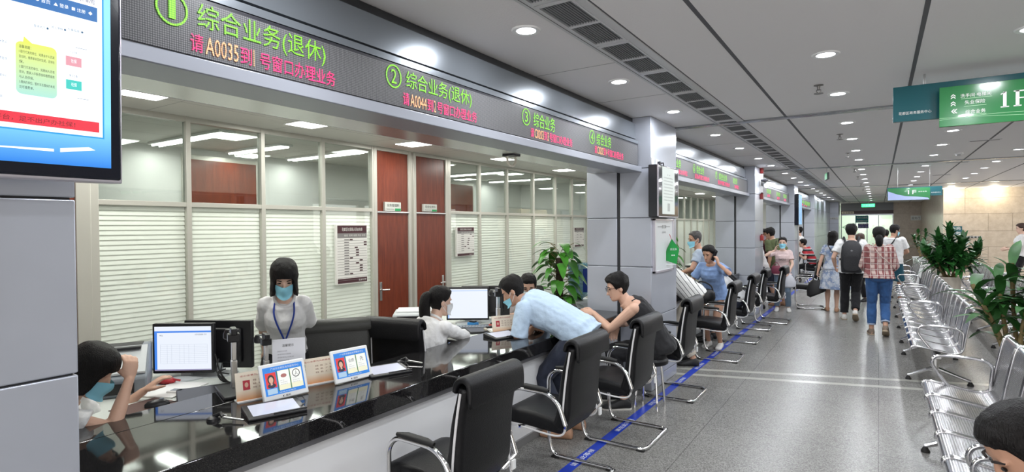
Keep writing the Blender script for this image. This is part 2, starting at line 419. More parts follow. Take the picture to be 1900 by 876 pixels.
# ================================================================ CEILING FITTINGS
LENS = mat('lamp_lens', (1, 1, 1), emit=(.90, .94, 1.0), estr=14)
RING = mat('lamp_ring', (.85, .85, .85), rough=.3)
ROWS = [(-1.65, 'row between the fascia and the air grilles', [1.3, 2.69, 4.03, 5.37, 7.02, 8.42, 9.88, 11.2, 13.0, 14.4, 15.8, 17.2, 18.95, 20.3, 21.7, 23.1, 25.2, 27.5]),
        (-.29, 'row along the middle of the walkway', [1.4, 2.75, 4.15, 5.44, 7.02, 8.36, 9.71, 11.1, 13.0, 14.4, 15.8, 17.2, 18.95, 20.3, 21.7, 23.1, 25.2, 27.5, 29.5]),
        (.72, 'row over the first benches', [1.4, 2.8, 4.26, 5.6, 7.0, 8.33, 9.71, 11.07, 12.98, 14.4, 15.8, 17.2, 18.95, 20.3, 21.7]),
        (1.71, 'row over the second benches', [2.8, 4.2, 5.5, 7.0, 8.3, 9.6, 10.99, 12.85, 14.2, 15.6, 17.0, 18.7, 20.1])]
dl = None
for x, what, ys in ROWS:
    for i, y in enumerate(ys):
        lab = 'round downlight, %s from the front in the %s' % (ORD[i], what)
        if dl is None:
            dl = empty('ceiling_downlight', (x, y, 2.75), 0, lab, 'ceiling light', 'hall ceiling downlights')
            MB().lathe([(.055, .002), (.055, -.006), (.078, -.008), (.083, -.002), (.083, .002)], n=24, caps=False).build('trim_ring', RING, dl)
            MB().lathe([(.056, 0), (.053, -.004), (.02, -.0055)], n=24).build('lens', LENS, dl)
            d = dl
        else: d = dup(dl, (x, y, 2.75), None, lab)
        l = area('downlight_light', (x, y, 2.735), .12, .12, HALL_W, (.93, .96, 1.0), shape='DISK')

PANEL = mat('panel_lens', (1, 1, 1), emit=(1, 1, .95), estr=9)
pl = None
for i, (x, y) in enumerate(((-4.66, 2.10), (-4.72, 3.63), (-4.80, 5.22), (-4.72, 7.15), (-4.78, 9.2), (-4.7, 12.6), (-4.7, 14.6), (-4.7, 18.4), (-4.7, 20.6))):
    lab = 'flat square ceiling lamp over the staff area, %s from the front along the glazed partition' % ORD[i]
    if pl is None:
        pl = empty('ceiling_panel_light', (x, y, 2.70), 0, lab, 'ceiling light', 'staff area ceiling lamps')
        MB().box(-.24, .24, -.17, .17, -.006, 0).build('frame', RING, pl)
        MB().box(-.22, .22, -.15, .15, -.009, -.005).build('diffuser', PANEL, pl)
    else: dup(pl, (x, y, 2.70), None, lab)
    area('panel_light', (x, y, 2.685), .42, .28, STAFF_W, (1, 1, .94))
# extra unseen lamps added nearer the counter, out of the fascia's sight line in the photo
for i, (x, y) in enumerate(((-3.35, 1.3), (-3.35, 3.0), (-3.35, 4.7), (-3.35, 7.4), (-3.35, 9.6), (-3.35, 13.2), (-3.35, 15.4), (-3.35, 19.0), (-3.35, 21.0))):
    dup(pl, (x, y, 2.70), None, 'added unseen ceiling lamp over the staff desks, %s from the front just behind the fascia' % ORD[i])
    area('panel_light', (x, y, 2.685), .42, .28, STAFF_W, (1, 1, .94))
of = None
for i, (x0, x1, y) in enumerate(((-7.3, -5.75, 3.35), (-7.3, -6.1, 4.3), (-7.3, -5.75, 5.2), (-7.3, -5.75, 8.6), (-7.3, -5.75, 10.3), (-7.3, -5.75, 13.6), (-7.3, -5.75, 18.6))):
    lab = 'long tube light on the office ceiling seen through the clear panes, %s from the front' % ORD[i]
    t = empty('office_tube_light', ((x0+x1)/2, y, 2.70), 0, lab, 'ceiling light', 'office tube lights')
    h = (x1-x0)/2
    MB().box(-h, h, -.09, .09, -.03, 0).build('housing', RING, t, bevel=.006)
    for s in (-.04, .04): MB().tube([(-h+.02, s, -.036), (h-.02, s, -.036)], .011).build('tube', PANEL, t)
    area('tube_light', ((x0+x1)/2, y, 2.63), 2*h, .16, OFFICE_W, (1, 1, .94))

# row of air grilles
GRF = mat('grille_frame', (.62, .62, .64), rough=.4, metal=.3)
gr = None
for i in range(41):
    y = .55 + .742*i
    lab = 'slatted air grille in the ceiling strip over the queue line, %d%s from the front' % (i+1, {1: 'st', 2: 'nd', 3: 'rd'}.get((i+1) % 10 if (i+1) not in (11, 12, 13) else 0, 'th'))
    if gr is None:
        gr = empty('air_grille', (-1.333, y, 2.75), 0, lab, 'air vent', 'ceiling air grilles')
        MB().box(-.097, .097, -.365, -.335, -.012, 0).box(-.097, .097, .335, .365, -.012, 0).box(-.1, -.088, -.365, .365, -.012, 0).box(.088, .1, -.365, .365, -.012, 0).box(-.09, .09, -.012, .012, -.011, 0).build('frame', GRF, gr)
        s = MB()
        for k in range(11):
            x = -.08 + .016*k
            s.box(x-.0012, x+.0012, -.335, .335, -.010, -.003)
        s.build('slats', mat('slat_grey', (.34, .35, .37), rough=.4), gr, smooth=False)
        MB().box(-.09, .09, -.335, .335, -.0015, 0).build('duct_opening', DARK, gr)
    else: dup(gr, (-1.333, y, 2.75), None, lab)

# sprinkler heads, smoke detector, slot vents
SPR = mat('dull_brass', (.25, .24, .23), rough=.4, metal=.8)
sp = None
for i, y in enumerate((5.03, 7.87, 9.98, 12.87, 14.84, 17.5, 20.0)):
    lab = 'small pendent sprinkler head under the hall ceiling, %s from the front' % ORD[i]
    if sp is None:
        sp = empty('sprinkler', (-.40, y, 2.75), 0, lab, 'sprinkler', 'hall sprinklers')
        MB().lathe([(.035, 0), (.035, -.004), (.012, -.008), (.010, -.035), (.014, -.04)], n=14).build('body', SPR, sp)
        MB().tube([(-.014, 0, -.035), (-.016, 0, -.05), (0, 0, -.062)], .003).tube([(.014, 0, -.035), (.016, 0, -.05), (0, 0, -.062)], .003).build('yoke', SPR, sp)
        MB().lathe([(.002, -.06), (.034, -.064), (.034, -.067), (.002, -.067)], n=14).build('deflector', SPR, sp)
    else: dup(sp, (-.40, y, 2.75), None, lab)
sd = empty('smoke_detector', (1.02, 10.98, 2.75), 0, 'round white smoke detector on the ceiling beside a groove', 'smoke detector')
MB().lathe([(.055, 0), (.055, -.02), (.045, -.024)], n=20).build('base', RING, sd)
MB().lathe([(.04, -.024), (.036, -.042), (.02, -.048)], n=20).build('chamber', mat('detector_grey', (.5, .5, .5)), sd)
for i, y in enumerate((9.54, 12.63, 15.6)):
    t = empty('slot_vent', (1.15, y, 2.75), 0, 'narrow dark slot vent in the ceiling by the second groove, %s from the front' % ORD[i], 'air vent', 'slot vents')
    MB().box(-.17, .17, -.035, .035, -.006, 0).build('frame', GRF, t)
    MB().box(-.15, .15, -.018, .018, -.008, -.005).build('slot', DARK, t)
# ================================================================ LED DISPLAYS, SCREENS, SIGNS
m, nt, b, tc = nodes_mat('led_panel', rough=.45, spec=.35)
xyz = sepxyz(nt, tc.outputs['Object'])
def dots(nt, xyz, p):
    a = mathn(nt, 'SINE', mathn(nt, 'MULTIPLY', xyz[1], 2*PI/p)); c = mathn(nt, 'SINE', mathn(nt, 'MULTIPLY', xyz[2], 2*PI/p))
    return mathn(nt, 'GREATER_THAN', mathn(nt, 'MULTIPLY', mathn(nt, 'ABSOLUTE', a), mathn(nt, 'ABSOLUTE', c)), .38)
d = dots(nt, xyz, .0152)
col = mix_rgb(nt, d, (.050, .050, .055), (.16, .16, .165)); nt.links.new(col, b.inputs['Base Color'])
LEDP = m
def led_mat(name, col, strength):
    m, nt, b, tc = nodes_mat(name, rough=.6)
    xyz = sepxyz(nt, tc.outputs['Object']); d = dots(nt, xyz, .0152)
    b.inputs['Base Color'].default_value = (.02, .02, .02, 1)
    b.inputs['Emission Color'].default_value = (*col, 1)
    nt.links.new(mathn(nt, 'MULTIPLY_ADD', d, strength*.75), b.inputs['Emission Strength'])
    n = b.inputs['Emission Strength'].links[0].from_node; n.inputs[2].default_value = strength*.35
    return m
LG = led_mat('led_green', (.30, 1.0, .02), 1.35); LR = led_mat('led_red', (1.0, .02, .18), 2.3); LO = led_mat('led_orange', (1.0, .46, .22), 1.9)
FRM = mat('led_frame', (.018, .018, .024), rough=.35)
def led(ya, yb, label, green, red):
    t = empty('led_display', (0, 0, 0), 0, label, 'led sign', 'led signs over the counters')
    MB().box(-2.06, XF, ya+.03, yb-.01, 2.252, 2.478).build('frame', FRM, t, bevel=.003)
    MB().box(XF-.002, XF+.004, ya+.045, yb-.025, 2.266, 2.463).build('screen', LEDP, t, smooth=False)
    x = XF+.0075
    for txt, y0, y1, z0, z1 in green: lettering(txt, (x, y0, z0), (0, y1-y0, 0), (0, 0, z1-z0), LG, t)
    for txt, y0, y1, z0, z1, mm in red: lettering(txt, (x, y0, z0), (0, y1-y0, 0), (0, 0, z1-z0), mm, t)
    # one thin ring round each window number
    return t
def ring(t, y, z, ry, rz_, m):
    mb = MB(); n = 40; x = XF+.0075
    o = [(x, y+ry*math.cos(2*PI*k/n), z+rz_*math.sin(2*PI*k/n)) for k in range(n)]
    i = [(x, y+(ry-.007)*math.cos(2*PI*k/n), z+(rz_-.007)*math.sin(2*PI*k/n)) for k in range(n)]
    mb.add(o+i, [(k, (k+1) % n, n+(k+1) % n, n+k) for k in range(n)]); mb.build('number_ring', m, t, smooth=False)
def redline(y0, y1, code, win):
    """请<code>到<n>号窗口办理业务 : the code and the number are orange"""
    w = y1-y0; k = w/ (1+len(code)*.5+1+.5+7)
    out = []; y = y0
    wn = {'1': .2}.get(win, .42)
    for s, u, mm in (('请', 1, LR), (code, len(code)*.5, LO), ('到', 1, LR), (win, wn, LO), ('号窗口办理业务', 7, LR)):
        out.append((s, y+.004, y+u*k-.004, 2.279, 2.343, mm)); y += (.5*k if s == win else u*k)
    return out
t = led(*BAYS[0], 'long led board over the nearest counter with windows one to four in green and red',
        [('综合业务(退休)', 1.075, 1.625, 2.356, 2.457), ('综合业务(退休)', 2.125, 2.675, 2.356, 2.457), ('综合业务', 3.39, 3.70, 2.356, 2.457), ('综合业务', 4.436, 4.75, 2.356, 2.457),
         ('1', .978, 1.000, 2.372, 2.442), ('2', 2.02, 2.056, 2.372, 2.442), ('3', 3.275, 3.312, 2.372, 2.442), ('4', 4.325, 4.37, 2.372, 2.442)],
        redline(1.045, 1.68, 'A0035', '1')+redline(2.098, 2.73, 'A0044', '2')+redline(3.346, 3.985, 'C0203', '3')+redline(4.393, 5.04, 'C0202', '4'))
for y in (.989, 2.038, 3.293, 4.347): ring(t, y, 2.407, .053, .058, LG)
t = led(*BAYS[1], 'led board over the second counter just past the column with the notice board',
        [('综合业务', 6.50, 6.88, 2.356, 2.457), ('综合业务', 7.58, 7.96, 2.356, 2.457), ('综合业务', 8.82, 9.36, 2.356, 2.457), ('综合业务', 9.80, 10.13, 2.356, 2.457), ('6', 7.44, 7.49, 2.372, 2.442), ('7', 8.63, 8.69, 2.372, 2.442)],
        [('请C0201到6号窗口', 6.79, 7.16, 2.279, 2.343, LR), ('请到6号窗口办理业务', 7.50, 8.25, 2.279, 2.343, LR), ('请到7号窗口办理业务', 8.76, 9.56, 2.279, 2.343, LR), ('到8号窗口', 9.92, 10.26, 2.279, 2.343, LR)])
for y, r in ((7.465, .055), (8.66, .058)): ring(t, y, 2.407, r, .058, LG)
led(*BAYS[2], 'led board over the third counter, three short green and red blocks',
    [('综合业务', 13.13, 13.71, 2.356, 2.457), ('综合业务', 14.49, 15.09, 2.356, 2.457), ('综合业务', 15.64, 16.23, 2.356, 2.457)],
    [('业务', 13.2, 13.56, 2.279, 2.343, LR), ('业务', 14.57, 15.0, 2.279, 2.343, LR), ('业务', 15.73, 16.13, 2.279, 2.343, LR)])
led(*BAYS[3], 'farthest led board with one wide bright green block of writing',
    [('综合业务', 19.1, 20.3, 2.356, 2.457), ('综合业务办理', 20.5, 22.1, 2.32, 2.457)], [('业务', 19.4, 20.0, 2.279, 2.343, LR), ('业务', 20.3, 21.2, 2.275, 2.32, LR)])

# ---- big wall television on the near column
def emat(name, c, s=1.0): return mat(name, (.02, .02, .02), rough=.4, emit=c, estr=s)
BEZ = mat('black_bezel', (.008, .010, .018), rough=.12); EDGE = mat('bezel_edge', (.55, .53, .58), rough=.3, metal=.6)
tv = empty('television', (-1.80, .22, 1.78), 0, 'large wall television with a bright web page on the near column', 'television')
tv.rotation_euler = (0, math.radians(1.5), 0)
def tvbox(mb, y0, y1, z0, z1, x0, x1): return mb.box(x0, x1, y0, y1, z0, z1)
MB().box(-.02, .045, -.53, .498, .008, .64).build('casing', BEZ, tv, bevel=.006)
MB().box(-.03, .040, -.533, .502, .0, .644).build('edge_or_shade_band', EDGE, tv, bevel=.004)
MB().box(-.085, -.03, -.2, .2, .10, .35).build('wall_bracket', DARK, tv)
x = .0462
A0, A1, Z0, Z1 = -.50, .472, .040, .61        # screen area
def sq(y0, y1, z0, z1, m, name, dx=0.0):
    o = MB().quad((x+dx, y0, z0), (x+dx, y1, z0), (x+dx, y1, z1), (x+dx, y0, z1)).build(name, m, tv, smooth=False); return o
# screen: blue sky wallpaper with a white page on it
m, nt, b, tc = nodes_mat('screen_wallpaper', rough=.3)
z = sepxyz(nt, tc.outputs['Object'])[2]
r = nt.nodes.new('ShaderNodeValToRGB'); e = r.color_ramp.elements
e[0].position = .04; e[0].color = (.02, .22, .75, 1); e[1].position = .16; e[1].color = (.25, .72, .98, 1); nt.links.new(z, r.inputs[0])
b.inputs['Base Color'].default_value = (.02, .02, .02, 1); nt.links.new(r.outputs[0], b.inputs['Emission Color']); b.inputs['Emission Strength'].default_value = 1.1
sq(A0, A1, Z0, Z1, m, 'screen')
WP = emat('page_white', (.93, .97, 1.0), 1.25); BLU = emat('page_blue', (.03, .17, .48)); RED = emat('page_red', (.85, .03, .06)); INK = mat('screen_ink', (.02, .03, .05), rough=.5)
sq(A0, .456, .117, Z1, emat('page_rim', (.02, .36, .80)), 'page', .0004)
sq(A0, .452, .121, Z1, WP, 'page', .0008)
sq(A0, .441, .424, .462, BLU, 'page_banner', .0012)
sq(A0, .444, .133, .160, RED, 'page_footer', .0012)
lettering('人社服务不用来回跑，请登录市民社保网上服务平台，足不出户办社保！', (x+.0018, -.10, .139), (0, .49, 0), (0, 0, .013), mat('footer_ink', (.25, .05, .05)), tv)
lettering('人力资源和社会保障局', (x+.0018, .30, .468), (0, .135, 0), (0, 0, .020), emat('title_ink', (.15, .15, .35), .6), tv)
lettering('● 首页  ▲ 登录  ■ 注册  ◆', (x+.0018, .31, .438), (0, .12, 0), (0, 0, .010), WP, tv)
# speech bubble note
m, nt, b, tc = nodes_mat('note_gradient', rough=.4)
z = sepxyz(nt, tc.outputs['Object'])[2]
mr = nt.nodes.new('ShaderNodeMapRange'); mr.inputs[1].default_value = .20; mr.inputs[2].default_value = .335; nt.links.new(z, mr.inputs[0])
col = mix_rgb(nt, mr.outputs[0], (.42, .80, .72), (.82, .90, .12)); b.inputs['Base Color'].default_value = (.02, .02, .02, 1); nt.links.new(col, b.inputs['Emission Color']); b.inputs['Emission Strength'].default_value = 1.0
def rr(y0, y1, z0, z1, r, m, name, dx):
    pts = []
    for cy, cz, a0 in ((y1-r, z1-r, 0), (y0+r, z1-r, 90), (y0+r, z0+r, 180), (y1-r, z0+r, 270)):
        for k in range(6):
            a = math.radians(a0+18*k); pts.append((x+dx, cy+r*math.cos(a), cz+r*math.sin(a)))
    return MB().add(pts, [tuple(range(len(pts)))]).build(name, m, tv, smooth=False)
rr(.271, .352, .205, .332, .012, m, 'note_bubble', .0014)
MB().add([(x+.0014, .285, .330), (x+.0014, .305, .330), (x+.0014, .287, .345)], [(0, 1, 2)]).build('note_bubble', m, tv, smooth=False)
for k, s in enumerate(('温馨提醒：', '1.银行代发的单位，如果由于人员减', '变动的，缴费单未及时生成，咨询社', '保。', '2.银行代发的单位，如缴纳人员有', '变动，需录入中断停保和缴费基数', '与人员停保。', '3.缴纳的单位，暂时无法缴纳的未成', '功可缴费单。')):
    lettering(s, (x+.0022, .277, .316-.0122*k), (0, min(len(s)*.0047, .070), 0), (0, 0, .0075), INK, tv)
for z0, c in ((.296, (.80, .35, .42)), (.236, (.05, .62, .55))):
    sq(.371, .405, z0, z0+.024, emat('tile_%d' % int(z0*1000), c), 'page_tile', .0014)
    lettering('社保', (x+.0022, .382, z0+.008), (0, .012, 0), (0, 0, .010), WP, tv)
for s, y0, z0, w in (('个人办事', .381, .328, .014), ('单位办事', .378, .268, .018), ('查询大厅 ●', .306, .374, .03), ('网上申报 ●', .342, .381, .03), ('办事指南 ◆', .375, .385, .035), ('————', .392, .345, .025), ('————', .395, .215, .025), ('参保登记', .235, .32, .02), ('缴费查询', .235, .28, .02), ('下载中心', .235, .24, .02), ('咨询', .235, .19, .01)):
    lettering(s, (x+.0018, y0, z0), (0, w, 0), (0, 0, .0065 if s[0] != '—' else .001), emat('link_ink', (.05, .2, .4), .6), tv)
MB().quad((x+.0004, .20, .072), (x+.0004, .345, .072), (x+.0004, .345, .079), (x+.0004, .20, .074)).build('task_strip', WP, tv, smooth=False)
MB().quad((x+.0004, .358, .072), (x+.0004, .435, .085), (x+.0004, .42, .092), (x+.0004, .358, .082)).build('task_strip', WP, tv, smooth=False)

# ---- screens on the other columns
tv2 = empty('television', (-1.80, 5.69, 1.745), 0, 'smaller wall screen showing a white notice on the second column', 'television')
MB().box(-.10, 0, -.325, .325, 0, .515).build('casing', mat('dark_grey_casing', (.03, .032, .036), rough=.25), tv2, bevel=.01)
MB().box(-.012, .004, -.325, -.318, 0, .515).box(-.012, .004, .318, .325, 0, .515).box(-.012, .004, -.325, .325, 0, .008).build('edge_or_shade_band', EDGE, tv2)
MB().quad((.003, -.31, .015), (.003, .31, .015), (.003, .31, .50), (.003, -.31, .50)).build('screen', mat('screen_black', (.03, .03, .035), rough=.08), tv2)
PAPER_E = emat('notice_page', (.80, .88, .84), .72)
MB().quad((.0045, -.21, .03), (.0045, .19, .03), (.0045, .19, .50), (.0045, -.21, .50)).build('page', PAPER_E, tv2)
INK2 = mat('grey_ink', (.12, .13, .13))
for k in range(9): lettering('关于办理社会保险业务的通知公告' if k else '公  告', (.006, -.17 if k else -.06, .42-.032*k), (0, .30 if k else .1, 0), (0, 0, .013), INK2, tv2)
MB().quad((.006, -.05, .06), (.006, .03, .06), (.006, .03, .14), (.006, -.05, .14)).build('seal_box', mat('pale_ink', (.45, .47, .45)), tv2)
tv3 = empty('television', (-1.80, 17.15, 1.66), 0, 'tall narrow blue screen standing out from the fourth column', 'television')
MB().box(-.09, 0, -.38, .38, 0, .84).build('casing', BEZ, tv3, bevel=.01)
m, nt, b, tc = nodes_mat('blue_page', rough=.4)
br = nt.nodes.new('ShaderNodeTexNoise'); br.inputs['Scale'].default_value = 9; nt.links.new(tc.outputs['Object'], br.inputs[0])
col = mix_rgb(nt, br.outputs['Fac'], (.03, .30, .75), (.55, .80, .98)); b.inputs['Base Color'].default_value = (.02, .02, .02, 1); nt.links.new(col, b.inputs['Emission Color']); b.inputs['Emission Strength'].default_value = .9
MB().quad((.002, -.36, .02), (.002, .36, .02), (.002, .36, .82), (.002, -.36, .82)).build('screen', m, tv3)
MB().tube([(-.05, 0, 0), (-.05, 0, -1.66)], .02).build('stand_pole', SATIN, tv3)

# ---- notice board and hanging green booklet on the second column
NB = mat('board_white', (.70, .74, .76), rough=.25)
nb = empty('notice_board', (-1.893, 5.80, 1.19), 0, 'white notice board in a silver frame under the second column screen', 'notice board')
MB().box(-.007, .008, -.30, .30, 0, .53).build('backing', NB, nb)
MB().box(-.007, .018, -.31, -.285, -.01, .54).box(-.007, .018, .285, .31, -.01, .54).box(-.007, .018, -.31, .31, -.01, .012).box(-.007, .018, -.31, .31, .52, .54).build('frame', EDGE, nb, bevel=.002)
lettering('意见簿', (.0095, -.07, .44), (0, .14, 0), (0, 0, .035), INK2, nb); lettering('——      ——', (.0095, -.2, .455), (0, .4, 0), (0, 0, .006), INK2, nb)
lettering('公示栏', (.0095, -.06, .39), (0, .12, 0), (0, 0, .02), INK2, nb)
GRN = mat('green_plastic', (.015, .26, .055), rough=.35)
bk = empty('booklet', (-1.84, 5.93, 1.25), math.radians(-48), 'green booklet hanging on a red cord from the notice board', 'booklet'); bk.scale = (.74,)*3
MB().add([(0, -.01, .36), (0, .10, .22), (0, .06, 0), (0, -.11, .06), (0, -.11, .16), (.02, -.01, .36), (.02, .10, .22), (.02, .06, 0), (.02, -.11, .06), (.02, -.11, .16)],
         [(0, 1, 2, 3, 4), (9, 8, 7, 6, 5), (0, 5, 6, 1), (1, 6, 7, 2), (2, 7, 8, 3), (3, 8, 9, 4), (4, 9, 5, 0)]).build('cover', GRN, bk, smooth=False)
MB().box(.002, .018, -.105, .055, -.006, .006).build('pages', NB, bk)
MB().tube([(.01, -.01, .35), (-.04, -.02, .43)], .004).build('cord', mat('red_cord', (.4, .03, .03)), bk)
lettering('意见簿', (.0215, -.04, .20), (0, .10, 0), (0, 0, .03), NB, bk); lettering('● ●', (.0215, -.02, .12), (0, .05, 0), (0, 0, .02), NB, bk)
# cable box on top of column screen
cb = empty('wall_socket', (-1.898, 5.62, 2.29), 0, 'small white socket plate with a black plug above the second column screen', 'socket')
MB().box(0, .012, -.04, .04, -.04, .04).box(0, .012, -.17, -.11, -.05, .05).build('plate', RING, cb, bevel=.002)
MB().box(.012, .04, -.02, .02, -.02, .02).tube([(.035, 0, 0), (.05, .05, .01), (.04, .1, -.03)], .006).build('plug', FRM, cb)

# ---- hanging direction signs across the hall
TEAL = mat('teal_board', (.004, .085, .105), rough=.22); GREEN = mat('green_board', (.025, .20, .06), rough=.16, coat=.3)
TXW = mat('sign_white', (.80, .82, .80), rough=.4); TXG = mat('sign_pale_green', (.40, .70, .42), rough=.4)
hs = empty('direction_sign', (0, 5.05, 0), 0, 'large green hanging floor sign reading 1F at the top right', 'hanging sign', 'hanging direction signs')
MB().box(.085, 1.75, .03, .075, 2.415, 2.672).build('rear_board', TEAL, hs, bevel=.002)
MB().box(.354, 1.45, -.06, -.03, 2.338, 2.615).build('front_board', GREEN, hs, bevel=.002)
MB().box(.5, .53, -.03, .03, 2.5, 2.56).box(1.2, 1.23, -.03, .03, 2.5, 2.56).build('spacer', SATIN, hs)
for xx in (.275, 1.5): MB().tube([(xx, .055, 2.66), (xx, .055, 2.752)], .008).build('hanger_rod', SATIN, hs)
def sgn(t, x0, x1, z0, z1, y=-.0615, m=TXW): return lettering(t, (x0, y, z0), (x1-x0, 0, 0), (0, 0, z1-z0), m, hs)
sgn('花都区政务服务中心', .12, .315, 2.462, 2.484, .0285)
sgn('洗手间·电梯间', .471, .634, 2.528, 2.555); sgn('失业保险', .494, .604, 2.480, 2.508); sgn('综合业务', .498, .606, 2.414, 2.442)
q = MB()          # seriffed 1F
def bar(x0, x1, z0, z1): q.box(x0, x1, -.0618, -.0605, z0, z1)
bar(.696, .714, 2.440, 2.540); bar(.684, .727, 2.436, 2.443); q.add([(.684, -.0618, 2.520), (.696, -.0618, 2.528), (.714, -.0618, 2.541), (.706, -.0618, 2.541), (.684, -.0618, 2.528)], [(0, 1, 2, 3, 4)])
bar(.760, .779, 2.440, 2.540); bar(.750, .790, 2.436, 2.443); bar(.750, .826, 2.533, 2.541); bar(.779, .810, 2.487, 2.494); bar(.818, .826, 2.515, 2.541); bar(.804, .811, 2.475, 2.506)
q.build('lettering', TXW, hs, smooth=False)
q = MB()
for x0, x1, z in ((.475, .640, 2.519), (.49, .610, 2.466), (.49, .610, 2.405)): q.box(x0, x1, -.0615, -.0605, z, z+.003)
q.build('underline', TXG, hs)
q = MB()
for z in (2.525, 2.475):
    for dz in (0, .015): q.add([(.418, -.0615, z+dz), (.431, -.0615, z+dz+.012), (.444, -.0615, z+dz), (.444, -.0615, z+dz+.008), (.431, -.0615, z+dz+.020), (.418, -.0615, z+dz+.008)], [(0, 1, 4, 5), (1, 2, 3, 4)])
for dx in (0, .014): q.add([(.433+dx, -.0615, 2.455), (.419+dx, -.0615, 2.440), (.433+dx, -.0615, 2.425), (.441+dx, -.0615, 2.425), (.428+dx, -.0615, 2.440), (.441+dx, -.0615, 2.455)], [(0, 1, 4, 5), (1, 2, 3, 4)])
q.build('arrow', TXW, hs, smooth=False)
q = MB()
for ph, am in ((0, .016), (1.6, .013)):
    pts = [(.354+1.096*k/60, -.0612, 2.385+am*math.sin(ph+5.2*k/60)) for k in range(61)]
    q.add([(a, y, z-.0011) for a, y, z in pts]+[(a, y, z+.0011) for a, y, z in pts], [(k, k+1, k+62, k+61) for k in range(60)])
q.build('wave_line', TXG, hs, smooth=False)
h2 = empty('direction_sign', (0, 13.2, 0), 0, 'small green and teal hanging floor sign farther down the hall', 'hanging sign', 'hanging direction signs')
MB().box(.13, .99, .03, .08, 2.20, 2.375).build('rear_board', TEAL, h2)
MB().box(.14, .80, -.06, -.03, 2.125, 2.355).build('front_board', GREEN, h2)
MB().add([(.142, -.0612, 2.128), (.79, -.0612, 2.128), (.77, -.0612, 2.16), (.60, -.0612, 2.185), (.42, -.0612, 2.20), (.28, -.0612, 2.24), (.142, -.0612, 2.30)], [tuple(range(7))]).build('pale_swoosh', mat('swoosh_lilac', (.42, .50, .80), rough=.3), h2, smooth=False)
MB().box(.3, .33, -.03, .03, 2.2, 2.3).box(.7, .73, -.03, .03, 2.2, 2.3).build('spacer', SATIN, h2)
lettering('1F', (.46, -.0615, 2.235), (.13, 0, 0), (0, 0, .075), TXW, h2); lettering('综合业务', (.62, -.0615, 2.27), (.13, 0, 0), (0, 0, .02), TXW, h2); lettering('政务服务中心', (.82, .0285, 2.25), (.15, 0, 0), (0, 0, .02), TXW, h2)
for xx in (.30, .80): MB().tube([(xx, .055, 2.37), (xx, .055, 2.752)], .004).build('hanger_rod', SATIN, h2)
EXG = emat('exit_green', (.05, 1.0, .30), 2.2)
ex = empty('exit_sign', (-.42, 30.2, 2.46), 0, 'lit green exit sign hanging before the far opening', 'exit sign', 'exit signs')
MB().box(-.27, .27, -.03, .03, 0, .17).build('casing', mat('exit_dark', (.01, .06, .03)), ex, bevel=.005)
MB().box(-.255, .255, -.034, -.03, .012, .158).build('lit_face', EXG, ex); lettering('安全出口', (-.2, -.0355, .04), (.4, 0, 0), (0, 0, .09), TXW, ex)
MB().tube([(0, 0, .17), (0, 0, .29)], .012).build('hanger_rod', SATIN, ex)
ex = empty('exit_sign', (-.835, 12.3, 2.52), math.radians(101), 'exit sign seen edge-on hanging from a rod over the walkway', 'exit sign', 'exit signs')
MB().box(-.17, .17, -.018, .018, 0, .13).build('casing', FRM, ex, bevel=.004); MB().box(-.155, .155, .018, .021, .01, .12).build('lit_face', emat('exit_green_dim', (.02, .45, .15), .6), ex)
MB().tube([(0, 0, .13), (0, 0, .23)], .009).build('hanger_rod', SATIN, ex)

# ---- door plaques and wall registers on the partition
PLQ = mat('plaque_silver', (.62, .64, .60), rough=.35, metal=.3); PGR = mat('plaque_green', (.02, .32, .10), rough=.4); BLK = mat('black_ink', (.02, .02, .02))
def plaque(y0, y1, z0, z1, txt, label):
    t = empty('door_plaque', (PX+.045, y0, z0), 0, label, 'door sign', 'office door plaques'); w, h = y1-y0, z1-z0
    MB().box(-.022, .012, 0, w, 0, h).build('plate', PLQ, t, bevel=.002)
    MB().box(.012, .014, w*.62, w*.98, .004, h*.30).build('green_corner', PGR, t)
    lettering(txt, (.0135, w*.12, h*.48), (0, w*.76, 0), (0, 0, h*.34), BLK, t); lettering('Business Section', (.0135, w*.1, h*.16), (0, w*.45, 0), (0, 0, h*.13), BLK, t)
plaque(5.20, 5.49, 1.878, 1.995, '业务管理科', 'small office plaque on the nearer red wooden door')
plaque(5.935, 6.22, 1.885, 1.99, '综合业务科', 'small office plaque on the farther red wooden door')
MAR = mat('maroon_band_print', (.06, .018, .025), rough=.4); GRB = mat('register_grey', (.22, .21, .21)); RGW = mat('register_white', (.74, .73, .70), rough=.35)
